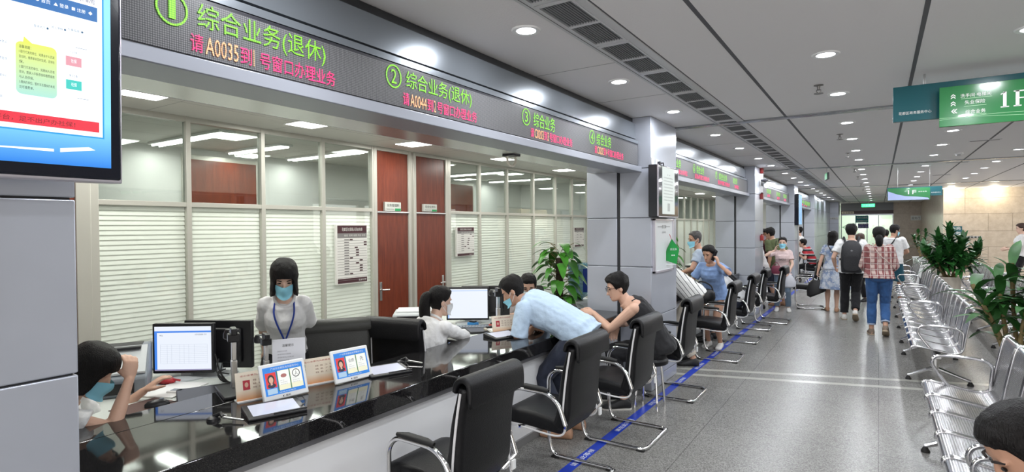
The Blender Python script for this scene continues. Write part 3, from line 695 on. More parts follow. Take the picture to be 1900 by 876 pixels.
def register(y0, y1, z0, z1, rows, label):
    t = empty('duty_register', (PX+.035, y0, z0), 0, label, 'notice board', 'staff duty registers'); w, h = y1-y0, z1-z0
    MB().box(-.02, .012, 0, w, 0, h).build('board', RGW, t, bevel=.003)
    for z0_, z1_ in ((.855, .985), (.015, .095)): q = MB(); rect_on(q, (.0128, 0, 0), (0, w, 0), (0, 0, h), .04, .98, z0_, z1_); q.build('maroon_band', MAR, t, smooth=False)
    rnd = random.Random(rows)
    for k in range(rows):
        z = .74-.62*k/rows; c = rnd.choice((.42, .58, .62, .74, .88))
        q = MB(); rect_on(q, (.0136, 0, 0), (0, w, 0), (0, 0, h), c, c+.10, z-.004, z+.018); q.build('status_marker', MAR, t, smooth=False)
    q = MB(); rect_on(q, (.0128, 0, 0), (0, w, 0), (0, 0, h), .04, .98, .775, .855)
    for k in range(rows+3): rect_on(q, (.0130, 0, 0), (0, w, 0), (0, 0, h), .04, .98, .735-.62*k/rows-.008, .735-.62*k/rows-.003)
    for k in range(rows): rect_on(q, (.0132, 0, 0), (0, w, 0), (0, 0, h), .25, .40, .738-.62*k/rows, .755-.62*k/rows)
    q.build('grey_lettering', GRB, t, smooth=False)
    lettering('花都区社保局人员去向表', (.0142, w*.18, h*.89), (0, w*.66, 0), (0, 0, h*.06), RGW, t); lettering('姓名  在岗 出差 开会 休假', (.0142, w*.25, h*.80), (0, w*.68, 0), (0, 0, h*.035), RGW, t)
    lettering('花都社保', (.0142, w*.70, h*.04), (0, w*.25, 0), (0, 0, h*.03), RGW, t)
register(4.42, 4.90, .985, 1.70, 14, 'wall register with maroon bands on the blinds left of the red doors')
register(6.68, 7.12, 1.215, 1.665, 9, 'wall register with maroon bands on the blinds right of the red doors')
register(10.60, 11.06, 1.235, 1.645, 5, 'small wall register high on the blinds above the leafy plant')
# ---- far wall bits
for xx, i in ((1.84, 0), (2.85, 1)):
    t = empty('wall_lamp', (xx, 21.97, 2.62), 0, ('round glowing wall lamp on the beige stone, nearer the hanging sign', 'round glowing wall lamp on the beige stone, farther from the hanging sign')[i], 'wall lamp', 'stone wall lamps')
    MB().box(-.05, .05, 0, .03, -.05, .05).build('backplate', SATIN, t); MB().ellipsoid((0, -.07, 0), .11, .07, .09).build('globe', emat('warm_globe', (1, .94, .74), 7), t)
    l = bpy.data.lights.new('wall_lamp_light', 'POINT'); l.energy = 14; l.color = (1, .9, .68); l.shadow_soft_size = .1
    lo = bpy.data.objects.new('wall_lamp_light', l); C.objects.link(lo); lo.location = (xx, 21.7, 2.6)
def panel_sign(name, x0, x1, y, z0, z1, m, txt, label, mt=TXW, tz=(.3, .7), extra=None):
    t = empty(name, (x0, y, z0), 0, label, 'sign'); MB().box(0, x1-x0, -.02, .0, 0, z1-z0).build('plate', m, t, bevel=.002)
    for k, s in enumerate(txt if isinstance(txt, list) else [txt]):
        n = len(txt) if isinstance(txt, list) else 1; h = (z1-z0)
        lettering(s, ((x1-x0)*.08, -.0215, h*(1-(k+.85)/n)), ((x1-x0)*.84, 0, 0), (0, 0, h*.62/n), mt, t)
    return t
panel_sign('wall_sign', 1.27, 1.66, 32.99, 1.87, 2.09, PLQ, '服务厅', 'small grey and green plate on the far beige end wall', BLK)
panel_sign('wall_sign', 2.05, 2.60, 21.98, 1.235, 1.295, mat('strip_grey', (.45, .46, .46)), '■ ■ ■ ■ ■ ■', 'narrow grey strip sign with dark squares on the beige stone wall', BLK)
panel_sign('wall_sign', 1.55+.25, 1.55+.58, 21.98, 1.33, 1.60, TEAL, ['政务', '服务'], 'teal plate on the beige stone wall half hidden by the dracaena')
panel_sign('window_sign', -.98, -.50+.06, 32.84, 1.78, 2.12, mat('teal_print', (.01, .22, .25)), ['机关式便民', '综合服务大厅'], 'teal sign with two white lines on the far glazed doors')
panel_sign('window_sign', -.88, -.44, 32.84, 1.50, 1.74, mat('purple_print', (.07, .05, .26)), ['办事大厅', '由此进'], 'purple sign under the teal one on the far glazed doors')
panel_sign('wall_sign', -2.42+.45, -1.62, 30.55, 1.93, 2.03, RING, '办事窗口', 'white plate on the grey cladding at the far left end', BLK)
panel_sign('wall_sign', -1.58, -1.05, 32.85, 2.22, 2.34, mat('cream_light_box', (.8, .75, .62)), '综合服务', 'cream plate on the dark band over the far opening', BLK)
t = empty('window_emblem', (-1.3, 32.88, 1.55), 0, 'round green emblem on the left far glass door', 'emblem')
MB().tube([(.2*math.cos(2*PI*k/24), 0, .1*math.sin(2*PI*k/24)) for k in range(24)], .012, n=5, closed=True).box(-.30, .30, -.005, .005, -.012, .012).build('ring', PGR, t)
# ---- security gear
sc = empty('security_camera', (-1.89, 11.55, 2.47), 0, 'black and white security camera bracketed on the third column', 'camera')
MB().box(0, .02, -.06, .06, -.06, .06).tube([(.02, 0, 0), (.07, 0, 0), (.09, -.02, -.03)], .014).build('bracket', RING, sc)
MB().tube([(.05, .10, -.03), (.13, -.16, -.07)], .045, n=12).build('housing', mat('camera_grey', (.55, .56, .58), rough=.3), sc); MB().box(.03, .15, -.17, .1, .015, .05).build('sunshield', FRM, sc, bevel=.01)
for k, z in enumerate((2.70, 2.21, 1.42)):
    t = empty('fire_alarm', (-1.898, 11.62, z), 0, ('red alarm beacon at the ceiling on the third column', 'small red box below the camera on the third column', 'small red call point at chest height on the third column')[k], 'alarm')
    MB().box(0, .05, -.06, .06, -.05, .05).build('box', mat('alarm_red', (.30, .02, .02), rough=.4), t, bevel=.006); MB().lathe([(.025, 0), (.02, .02), (.004, .03)], (.025, 0, .05), 12).build('button', mat('alarm_dark', (.12, .01, .01)), t)
dc = empty('loop_camera', (-2.36, 3.62, 2.208), 0, 'cream curved pipe camera fitting under the fascia soffit', 'camera')
MB().box(-.05, .05, -.05, .05, -.012, 0).build('base', FRM, dc)
MB().tube([(0, .055, -.01), (0, .06, -.05), (0, .03, -.085), (0, -.02, -.088), (0, -.055, -.06), (0, -.06, -.02)], .010, fillet=.02).build('pipe', mat('cream_pipe', (.70, .66, .55), rough=.4), dc)
# ---- blue queue tape on the floor
bt = MB().box(-1.812, -1.735, 1.2, 22.5, .0004, .0016).build('queue_tape', mat('blue_tape', (.012, .045, .42), rough=.35)); tag(bt, 'blue queue line tape along the floor in front of the counters', 'floor tape')
k = 0; y = 1.9
while y < 14:
    lettering('请在此等候', (-1.752, y, .0022), (0, .34, 0), (-.042, 0, 0), TXW, bt); y += .78
# ================================================================ COUNTERS
m, nt, b, tc = nodes_mat('black_granite', rough=.055, spec=.6)
v = nt.nodes.new('ShaderNodeTexVoronoi'); v.inputs['Scale'].default_value = 420; nt.links.new(tc.outputs['Object'], v.inputs[0])
r = nt.nodes.new('ShaderNodeValToRGB'); e = r.color_ramp.elements
e[0].position = .55; e[0].color = (.007, .007, .008, 1); e[1].position = 1.0; e[1].color = (.030, .028, .026, 1)
nt.links.new(sepxyz(nt, v.outputs['Color'])[1], r.inputs[0]); nt.links.new(r.outputs[0], b.inputs['Base Color']); GRAN = m
PANELW = mat('counter_panel', (.80, .81, .82), rough=.20, spec=.5); STRIPM = mat('counter_strip', (.30, .30, .31), rough=.3, metal=.7); REFLECTION = mat('counter_reflection_grey', (.20, .20, .20), rough=.35)
WHITE_D = mat('desk_white', (.66, .70, .66), rough=.35); PALEW = mat('desk_pale_wood', (.62, .54, .42), rough=.45)
def counter(ya, yb, label, wide):
    t = empty('service_counter', (0, ya, 0), 0, label, 'counter', 'service counters'); L = yb-ya
    MB().box(-2.75, -2.17, 0, L, .682, .778).build('granite_top', GRAN, t, bevel=.006)
    if wide: MB().box(-2.985, -2.7505, 0, 1.22, .70, .7775).build('granite_extension', GRAN, t, bevel=.004)
    MB().box(-2.30, -2.205, 0, L, .645, .682).build('metal_strip', STRIPM, t)
    MB().box(-2.32, -2.265, 0, L, .0, .645).build('front_panel', PANELW, t)
    MB().box(-2.275, -2.25, 0, L, .0, .06).build('painted_reflection', REFLECTION, t, bevel=.003)  # grey strip paints in the dark reflection at the panel's foot
    return t
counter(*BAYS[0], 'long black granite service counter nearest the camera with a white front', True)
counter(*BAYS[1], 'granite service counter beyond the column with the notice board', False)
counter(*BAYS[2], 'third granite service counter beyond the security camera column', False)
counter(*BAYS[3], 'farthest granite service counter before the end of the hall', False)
def desk(x0, x1, y0, y1, z, label):
    t = empty('desk', ((x0+x1)/2, (y0+y1)/2, 0), 0, label, 'desk', 'staff desks'); a, c = (x1-x0)/2, (y1-y0)/2
    MB().box(-a, a, -c, c, z-.03, z).build('top', WHITE_D, t, bevel=.004)
    MB().box(-a, a, -c, c, z-.055, z-.03).build('edge_or_shade_band', FRM, t)  # black band paints in the shade under the desk top
    for sx in (-1, 1): MB().box(sx*(a-.04)-.02, sx*(a-.04)+.02, -c+.05, c-.05, 0, z-.055).build('panel_leg', PALEW, t)
    MB().box(-a+.06, a-.06, c-.05, c-.03, .3, z-.055).build('modesty_panel', PALEW, t)
    return t
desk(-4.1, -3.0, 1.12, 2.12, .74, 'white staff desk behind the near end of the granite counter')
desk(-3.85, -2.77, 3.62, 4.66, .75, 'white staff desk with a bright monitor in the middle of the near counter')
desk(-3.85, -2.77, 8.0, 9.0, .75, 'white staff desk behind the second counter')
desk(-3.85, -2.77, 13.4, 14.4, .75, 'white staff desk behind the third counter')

# ================================================================ OFFICE EQUIPMENT
GREYP = mat('grey_plastic', (.22, .25, .28), rough=.45); LGREY = mat('light_grey_plastic', (.52, .55, .56), rough=.4); BLKP = mat('black_plastic', (.012, .012, .014), rough=.35); WHP = mat('white_plastic', (.76, .77, .77), rough=.35); RUB = mat('black_rubber', (.01, .01, .01), rough=.6)
def monitor(loc, rz, label, w=.42, h=.34, lit=True, page=True):
    t = empty('monitor', loc, rz, label, 'monitor')        # screen faces local -Y
    MB().box(-w/2, w/2, -.012, .022, .035, .035+h).build('casing', BLKP, t, bevel=.006)
    MB().box(-w/2+.06, w/2-.06, .022, .05, .07, -.01+h).build('rear_shell', BLKP, t, bevel=.012)
    MB().box(-.03, .03, .01, .045, .012, .15).build('neck', LGREY, t, bevel=.006)
    MB().lathe([(.12, 0), (.12, .008), (.05, .016)], (0, .03, 0), 24).build('foot', LGREY, t)
    if lit:
        O, X, Y = (-w/2+.014, -.0135, .053), (w-.028, 0, 0), (0, 0, h-.036)
        def layer(a, b_, c, d, m, name, e): q = MB(); rect_on(q, (O[0], O[1]-e, O[2]), X, Y, a, b_, c, d); return q.build(name, m, t, smooth=False)
        layer(0, 1, 0, 1, emat('monitor_white', (.80, .85, .95), .95), 'screen', 0)
        if page:
            layer(0, .045, 0, .88, emat('monitor_blue', (.06, .25, .85), .9), 'side_menu', .0006); layer(0, 1, .86, .90, emat('monitor_blue', (.06, .25, .85), .9), 'title_bar', .0006)
            layer(0, 1, 0, .03, emat('task_bar', (.35, .33, .55), .7), 'task_bar', .0008)
            q = MB()
            for k in range(11): rect_on(q, (O[0], O[1]-.0010, O[2]), X, Y, .10, .93, .16+.043*k, .163+.043*k)
            for c in (.10, .22, .30, .44, .52, .60, .70, .93): rect_on(q, (O[0], O[1]-.0010, O[2]), X, Y, c, c+.003, .16, .59)
            q.build('table_lines', emat('line_grey', (.5, .56, .66), .8), t, smooth=False)
            lettering('人员信息查询 打印', (O[0]+.24, O[1]-.001, O[2]+.215), (.07, 0, 0), (0, 0, .009), INK, t); lettering('单位', (O[0]+.03, O[1]-.001, O[2]+.21), (.02, 0, 0), (0, 0, .01), INK, t)
        else:
            layer(0, .035, 0, 1, emat('monitor_pale_blue', (.35, .55, .95), .9), 'side_menu', .0006); layer(0, 1, .93, .95, emat('monitor_pale_blue', (.35, .55, .95), .9), 'title_bar', .0006)
    return t
def yaw_to(dx, dy): return math.atan2(dx, -dy)          # rotation that turns local -Y towards (dx, dy)
monitor((-3.56, 1.78, .74), yaw_to(.58, -.81), 'lit monitor with a white table on its screen at the near desk', .365, .305)
monitor((-3.52, 1.98, .74), yaw_to(-.50, .86), 'black monitor seen from behind just right of the lit one at the near desk', .44, .30, lit=False)
monitor((-3.24, 4.20, .75), yaw_to(.55, -.83), 'lit monitor with a blank white page in front of the ponytailed clerk', .40, .31, page=False)
monitor((-3.22, 4.46, .75), yaw_to(-.55, .83), 'black monitor back behind the blank white screen of the middle desk', .47, .30, lit=False)
def doc_camera(loc, rz, label):
    t = empty('document_camera', loc, rz, label, 'document camera', 'document cameras')
    MB().box(-.15, .19, -.21, .10, 0, .02).build('base_mat', BLKP, t, bevel=.006)
    MB().lathe([(.038, .02), (.036, .034)], (.10, .06, 0), 20).build('swivel', BLKP, t)
    MB().box(.078, .122, .045, .075, .034, .20).build('column', SATIN, t, bevel=.003)
    MB().box(.082, .118, .048, .072, .20, .30).build('telescopic_column', SATIN, t, bevel=.003)
    h = MB().box(.07, .13, .03, .09, .30, .345).box(.05, .15, .045, .075, .34, .375); h.build('hinge_head', BLKP, t, bevel=.005)
    MB().box(-.06, .08, .05, .075, .318, .336).build('arm', SATIN, t, bevel=.003)
    MB().lathe([(.028, .285), (.036, .292), (.036, .315), (.024, .34)], (-.085, .06, 0), 18).build('camera_head', BLKP, t)
    return t
dca = doc_camera((-3.06, 1.72, .74), math.radians(-25), 'document camera with a silver column on a black base at the near desk')
def doc_dup(loc, rz, label): return dup(dca, loc, rz, label)
doc_dup((-2.875, 1.80, .778), math.radians(-20), 'document camera with a silver column in front of the standing clerk').scale = (.82,)*3
doc_dup((-2.90, 4.06, .75), math.radians(-40), 'document camera beside the face of the man in the light blue shirt')
def display(loc, rz, label, pic):
    """counter display stand leaning back, screen faces local -Y"""
    t = empty('counter_display', loc, rz, label, 'display', 'staff name displays'); w, h = .245, .19
    tilt = Matrix.Rotation(math.radians(-18), 4, 'X')
    def put(o): o.matrix_local = tilt; return o
    put(MB().box(-w/2, w/2, -.006, .010, .004, h).build('casing', WHP, t, bevel=.006))
    MB().add([(-.05, .02, 0), (.05, .02, 0), (.05, .13, 0), (-.05, .13, 0), (-.05, .02, .012), (.05, .02, .012), (.05, .13, .006), (-.05, .13, .006)], [(0, 1, 2, 3), (7, 6, 5, 4), (0, 4, 5, 1), (1, 5, 6, 2), (2, 6, 7, 3), (3, 7, 4, 0)]).build('foot', WHP, t)
    O, X, Y = (-w/2+.016, -.0068, .030), (w-.032, 0, 0), (0, 0, h-.048)
    def L(a, b_, c, d, m, name, e): q = MB(); rect_on(q, (O[0], O[1]-e, O[2]), X, Y, a, b_, c, d); return put(q.build(name, m, t, smooth=False))
    L(0, 1, 0, 1, emat('display_blue', (.015, .22, .72), .95), 'screen', 0)
    L(.04, .30, .26, .80, emat('portrait_red', (.78, .03, .03), .9), 'portrait_ground', .0004)
    L(.05, .29, .04, .23, emat('name_tile', (.45, .65, .85), .85), 'name_tile', .0004)
    for a in (.345, .66):
        L(a, a+.30, .12, .82, emat('card_cream', (.85, .84, .62), .95), 'card', .0004); L(a+.012, a+.288, .30, .80, emat('card_white', (.88, .90, .86), .95), 'card_face', .0008)
    L(.315, .34, .10, .84, emat('card_edge', (.04, .22, .10), .7), 'card_edge', .0006); L(.635, .66, .10, .84, emat('card_edge', (.04, .22, .10), .7), 'card_edge', .0006)
    def disc(cx, cz, rx, rz_, m, name, e, n=20):
        q = MB().add([(O[0]+X[0]*(cx+rx*math.cos(2*PI*k/n)), O[1]-e, O[2]+Y[2]*(cz+rz_*math.sin(2*PI*k/n))) for k in range(n)], [tuple(range(n))]); return put(q.build(name, m, t, smooth=False))
    hair, skin, suit = emat('portrait_hair', (.015, .01, .012), .8), emat('portrait_skin', (.75, .45, .33), .85), emat('portrait_suit', (.02, .02, .05), .8)
    disc(.17, .56, .085, .17, hair, 'portrait_hair', .0008); disc(.17, .54, .055, .115, skin, 'portrait_face', .0012); disc(.17, .34, .10, .085, suit, 'portrait_suit', .0010)
    L(.145, .195, .36, .44, skin, 'portrait_neck', .0013)
    ink = emat('card_ink', (.05, .04, .05), .5)
    def rng(cx, cz, r, n=22):
        ro, ri = r, r*.82; q = MB(); P = lambda rr, k: (O[0]+X[0]*cx+rr*math.cos(2*PI*k/n), O[1]-.0012, O[2]+Y[2]*cz+rr*math.sin(2*PI*k/n))
        q.add([P(ro, k) for k in range(n)]+[P(ri, k) for k in range(n)], [(k, (k+1) % n, n+(k+1) % n, n+k) for k in range(n)]); put(q.build('card_mark', ink, t, smooth=False))
    if pic == 0: rng(.81, .63, .021); disc(.49, .62, .075, .07, emat('mark_rose', (.55, .2, .18), .7), 'card_mark', .0012); put(lettering('人', (O[0]+X[0]*.775, O[1]-.0012, O[2]+Y[2]*.55), (.016, 0, 0), (0, 0, .022), ink, t))
    else: put(lettering('业绩', (O[0]+X[0]*.41, O[1]-.0012, O[2]+Y[2]*.56), (.036, 0, 0), (0, 0, .020), ink, t)); put(lettering('先', (O[0]+X[0]*.77, O[1]-.0012, O[2]+Y[2]*.54), (.022, 0, 0), (0, 0, .026), ink, t))
    put(lettering('广州市花都区政务服务中心', (O[0]+.04, O[1]-.0012, O[2]+Y[2]*.875), (.155, 0, 0), (0, 0, .0115), TXW, t)); put(lettering('竭诚为您服务', (O[0]+.07, O[1]-.0012, O[2]+Y[2]*.03), (.09, 0, 0), (0, 0, .006), TXW, t))
    for a in (.39, .705):
        for k, s in enumerate(('姓名', '综合服务窗口', '服务承诺')): put(lettering(s, (O[0]+X[0]*a, O[1]-.0012, O[2]+Y[2]*(.44-.07*k)), (.02+.018*(k > 0), 0, 0), (0, 0, .0045), emat('fine_ink', (.45, .47, .48), .7), t))
    put(lettering('◐ 服务', (-.022, -.0072, .012), (.044, 0, 0), (0, 0, .010), BLK, t))
    return t
display((-2.555, 1.785, .778), yaw_to(.985, -.13), 'blue staff display with a portrait on red, nearer one on the granite counter', 0)
display((-2.515, 2.195, .778), yaw_to(.985, -.13), 'blue staff display with a portrait on red, farther one on the granite counter', 1)
def name_card(loc, rz, label, style):
    t = empty('name_card', loc, rz, label, 'name card', 'staff name cards'); w, h = .205, .145
    tilt = Matrix.Rotation(math.radians(-12), 4, 'X')
    def put(o): o.matrix_local = tilt; return o
    put(MB().box(-w/2, w/2, -.003, .003, .0, h).build('card', mat('card_paper', (.74, .66, .54), rough=.35), t))
    m, nt, b, tc = nodes_mat('card_orange', rough=.4); z = sepxyz(nt, tc.outputs['Object'])[2]
    if not b.inputs['Base Color'].is_linked:
        mr = nt.nodes.new('ShaderNodeMapRange'); mr.inputs[1].default_value = .0; mr.inputs[2].default_value = .045; nt.links.new(z, mr.inputs[0])
        nt.links.new(mix_rgb(nt, mr.outputs[0], (.60, .22, .05), (.74, .62, .48)), b.inputs['Base Color'])
    put(MB().quad((-w/2+.002, -.0036, .002), (w/2-.002, -.0036, .002), (w/2-.002, -.0036, .045), (-w/2+.002, -.0036, .052)).build('orange_print', m, t, smooth=False))
    put(lettering('全心全意为人民服务', (-.08, -.0038, .122), (.15, 0, 0), (0, 0, .009), mat('rose_ink', (.42, .06, .06)), t))
    if style: put(lettering('服\n务\n窗\n口', (-.088, -.0038, .045), (.014, 0, 0), (0, 0, .07), mat('green_ink', (.02, .22, .10)), t))
    else:
        put(MB().quad((-.068, -.0038, .055), (-.034, -.0038, .055), (-.034, -.0038, .103), (-.068, -.0038, .103)).build('portrait', mat('portrait_print', (.42, .03, .05)), t)); put(MB().ellipsoid((-.051, -.004, .08), .009, .0006, .013).build('portrait_face', mat('print_skin', (.6, .36, .27)), t))
    for k in range(3): put(lettering('姓 名 工 号', (-.02, -.0038, .095-.018*k), (.10, 0, 0), (0, 0, .009), mat('brown_ink', (.30, .18, .14)), t))
    MB().box(-w/2, w/2, -.02, .045, 0, .006).build('acrylic_base', WHP, t)
    return t
name_card((-2.675, 1.70, .778), yaw_to(.96, -.28), 'cream and orange name card with a red portrait behind the nearer staff display', 0)
name_card((-2.645, 2.06, .778), yaw_to(.96, -.28), 'cream and orange name card with green writing behind the farther staff display', 1)
name_card((-2.60, 3.86, .778), yaw_to(.85, -.5), 'cream name card standing before the document camera of the middle desk', 0)
def tablet(loc, rz, label, cord=False):
    t = empty('signature_tablet', loc, rz, label, 'tablet', 'signature tablets')
    MB().add([(-.13, -.09, 0), (.13, -.09, 0), (.13, .09, 0), (-.13, .09, 0), (-.13, -.09, .012), (.13, -.09, .012), (.13, .09, .03), (-.13, .09, .03)], [(0, 3, 2, 1), (4, 5, 6, 7), (0, 1, 5, 4), (1, 2, 6, 5), (2, 3, 7, 6), (3, 0, 4, 7)]).build('casing', BLKP, t, bevel=.004)
    s = .018/.18
    def zz_(y): return .012+(y+.09)*s+.0008
    MB().quad((-.105, -.065, zz_(-.065)), (.105, -.065, zz_(-.065)), (.105, .072, zz_(.072)), (-.105, .072, zz_(.072))).build('screen', mat('tablet_screen', (.3, .32, .38), rough=.1, emit=(.70, .72, .85), estr=.42), t)
    MB().tube([(.10, .085, .03), (.15, .07, .035), (.15, .0, .016), (.11, -.05, .022)], .0022, fillet=.03).build('pen_cord', RUB, t)
    MB().tube([(-.02, -.085, .018), (.13, -.082, .018)], .0045).build('stylus', BLKP, t)
    return t
ta = tablet((-2.42, 1.62, .778), yaw_to(.93, -.36), 'signature tablet lying before the nearer staff display')
dup(ta, (-2.50, 2.43, .778), yaw_to(.93, -.36), 'signature tablet lying to the right of the farther staff display')
dup(ta, (-2.52, 3.72, .778), yaw_to(.93, -.36), 'signature tablet lying by the elbow of the man in the light blue shirt')
def pen_stand(loc, rz, label):
    t = empty('pen_stand', loc, rz, label, 'pen', 'counter pens on holders')
    MB().lathe([(.03, 0), (.028, .012), (.012, .02)], n=16).build('base', BLKP, t)
    MB().tube([(0, 0, .018), (.03, .01, .03), (.05, .0, .02)], .009, n=8).build('holder', BLKP, t)
    MB().tube([(.05, 0, .017), (.16, .0, .012)], [.006, .0045], n=8).build('pen', SATIN, t)
    MB().tube([(0, .02, .01), (-.04, .04, .006), (-.03, .07, .005), (.02, .06, .005)], .0022, fillet=.02).build('cord', WHP, t)
    return t
ps = pen_stand((-2.55, 1.40, .778), math.radians(20), 'black pen holder with a cord on the granite before the near desk')
dup(ps, (-2.60, 2.66, .778), math.radians(10), 'pen on a black holder alone on the granite before the clerk chairs')
dup(ps, (-2.50, 4.02, .778), math.radians(70), 'pen and holder behind the elbow of the man in the light blue shirt')
# upright paper notice in a clear stand
t = empty('paper_notice', (-2.74, 1.93, .7785), yaw_to(.86, -.5), 'white printed notice standing upright behind the nearer staff display', 'notice')
MB().box(-.085, .085, -.001, .002, .004, .265).build('sheet', mat('notice_paper', (.74, .75, .80), rough=.5), t); MB().box(-.09, .09, -.03, .03, 0, .006).build('stand', WHP, t)
lettering('温馨提示', (-.035, -.0016, .222), (.06, 0, 0), (0, 0, .015), BLK, t)
for k, w in enumerate((.05, .07, .085, .06, .08, .07)): lettering('请保持社交距离', (-.06, -.0016, .195-.017*k), (w, 0, 0), (0, 0, .008), mat('faint_ink', (.38, .38, .42)), t)
# printer
t = empty('printer', (-3.66, 1.40, .74), math.radians(62), 'grey printer with an open top tray beside the seated clerk', 'printer')
MB().extrude([(-.21, -.19, 0), (-.21, .19, 0), (-.21, .19, .235), (-.21, .05, .235), (-.21, -.19, .10)], (.42, 0, 0)).build('body', GREYP, t, bevel=.012)
MB().box(-.17, .17, -.02, .17, .228, .240).build('tray_recess', DARK, t); MB().add([(-.20, -.17, .118), (.20, -.17, .118), (.20, .03, .230), (-.20, .03, .230), (-.20, -.17, .128), (.20, -.17, .128), (.20, .03, .242), (-.20, .03, .242)], [(0, 3, 2, 1), (4, 5, 6, 7), (0, 1, 5, 4), (1, 2, 6, 5), (2, 3, 7, 6), (3, 0, 4, 7)]).build('lid', LGREY, t)
MB().box(-.15, .15, -.20, -.188, .02, .075).build('paper_slot', BLKP, t)
t = empty('printer', (-3.52, 3.80, .75), math.radians(40), 'pale printer on the middle desk behind the ponytailed clerk', 'printer')
MB().box(-.20, .20, -.18, .18, 0, .15).build('body', LGREY, t, bevel=.02); MB().box(-.16, .16, -.185, -.1, .10, .13).build('paper_slot', BLKP, t); MB().box(-.17, .17, -.1, .15, .15, .165).build('lid', WHP, t, bevel=.004)
t = empty('printer', (-3.86, 1.96, .74), math.radians(30), 'pale flat box machine behind the lit near monitor', 'printer')
MB().box(-.2, .2, -.12, .12, 0, .20).build('body', LGREY, t, bevel=.015); MB().box(-.14, .14, -.125, -.05, .11, .13).build('paper_slot', BLKP, t)
# mouse, pad, papers, small things
t = empty('computer_mouse', (-3.12, 1.42, .7435), math.radians(-20), 'black computer mouse on the brown pad', 'mouse')
MB().loft([[(.030*s*math.cos(2*PI*k/14), y, max(0, .034*s*math.sin(2*PI*k/14)) ) for k in range(14)] for y, s in ((-.055, .45), (-.04, .85), (-.005, 1), (.03, .95), (.05, .6), (.057, .25))]).build('shell', BLKP, t)
MB().tube([(0, .012, .033), (0, .03, .033)], .006).build('wheel', GREYP, t); MB().tube([(0, .055, .008), (-.02, .14, .004), (-.12, .22, .004)], .0025, fillet=.05).build('cable', RUB, t)
p = MB().box(-.13, .10, -.11, .13, 0, .003).build('mouse_pad', mat('pad_brown', (.12, .07, .06), rough=.8), bevel=.001); p.location = (-3.14, 1.38, .74); p.rotation_euler = (0, 0, math.radians(10)); tag(p, 'brown mouse pad at the front edge of the near desk', 'mouse pad')
PAP = mat('white_paper', (.78, .78, .76), rough=.6)
def papers(loc, rz, n, label, w=.21, h=.297, m=PAP):
    t = empty('paper_stack', loc, rz, label, 'papers', 'paper stacks'); rnd = random.Random(n*7+int(loc[1]*10))
    for k in range(n):
        a = rnd.uniform(-.12, .12); M_ = Matrix.Rotation(a, 4, 'Z'); d = .004
        MB().box(-w/2+rnd.uniform(-.01, .01), w/2, -h/2, h/2+rnd.uniform(-.01, .01), k*d, k*d+.0034, M_).build('sheet', m, t)
    return t
papers((-3.35, 1.62, .74), .4, 2, 'white sheets on the near desk in front of the lit monitor'); papers((-2.66, 3.88, .778), .9, 4, 'white sheets beside the clear document camera base on the granite', .15, .21)
papers((-3.10, 3.86, .75), .2, 3, 'white sheets on the middle desk before the blank monitor'); papers((-2.50, 5.12, .778), .5, 5, 'open sheets at the far end of the near counter by the column', .21, .30)
t = empty('clipboard', (-2.43, 4.88, .778), math.radians(60), 'dark clipboard and cable under the open sheets near the column', 'clipboard')
MB().box(-.12, .12, -.16, .16, 0, .006).build('board', BLKP, t, bevel=.002); MB().box(-.04, .04, .13, .165, .006, .016).build('clip', SATIN, t, bevel=.002)
t = empty('red_pouch', (-3.54, 1.66, .74), .3, 'small red pouch under the lit near monitor', 'pouch'); MB().ellipsoid((0, 0, .02), .07, .035, .022).build('bag', mat('pouch_red', (.45, .03, .04), rough=.5), t); MB().tube([(.06, 0, .03), (.09, .02, .02)], .006).build('tie', mat('pouch_red', (.45, .03, .04)), t)
t = empty('card_reader', (-3.28, 1.60, .74), .5, 'white card reader with a grey pad before the lit near monitor', 'card reader'); MB().box(-.05, .05, -.03, .03, 0, .018).build('body', WHP, t, bevel=.008); MB().box(-.03, .03, -.018, .018, .0175, .020).build('pad', GREYP, t)
cb = MB()
for k in range(5):
    a = random.Random(k); cb.tube([(-3.36+.02*k, 1.86+.01*k, .90-.03*k), (-3.30+a.uniform(-.03, .03), 1.84, .80), (-3.22+a.uniform(-.05, .05), 1.84, .746), (-3.16+.03*k, 2.0, .746)], .004, n=5, fillet=.05)
tag(cb.build('cable_bundle', RUB), 'tangle of black cables hanging between the two near monitors', 'cables')
t = empty('keyboard', (-3.02, 4.02, .75), math.radians(35), 'black keyboard before the blank monitor of the middle desk', 'keyboard'); MB().box(-.2, .2, -.065, .065, 0, .018).build('body', BLKP, t, bevel=.004)
q = MB()
for i in range(14):
    for j in range(5): q.box(-.19+.0272*i, -.168+.0272*i, -.055+.0225*j, -.037+.0225*j, .018, .024)
q.build('keys', GREYP, t)
for k, (dx, dy, c, nm) in enumerate(((0, 0, (.02, .2, .5), 'blue tape dispenser beside the blank monitor foot'), (.22, .02, (.5, .08, .06), 'red stamp box right of the blank monitor foot'), (.30, -.16, (.55, .5, .4), 'cream stamp pad near the document camera'))):
    t = empty('stamp_box', (-3.12+dx, 4.12+dy, .75), .5*k, nm, 'stationery'); MB().box(-.045, .045, -.03, .03, 0, .035).build('body', mat('stamp_%d' % k, c, rough=.4), t, bevel=.006); MB().box(-.03, .03, -.02, .02, .035, .05).build('lid', BLKP, t, bevel=.004)
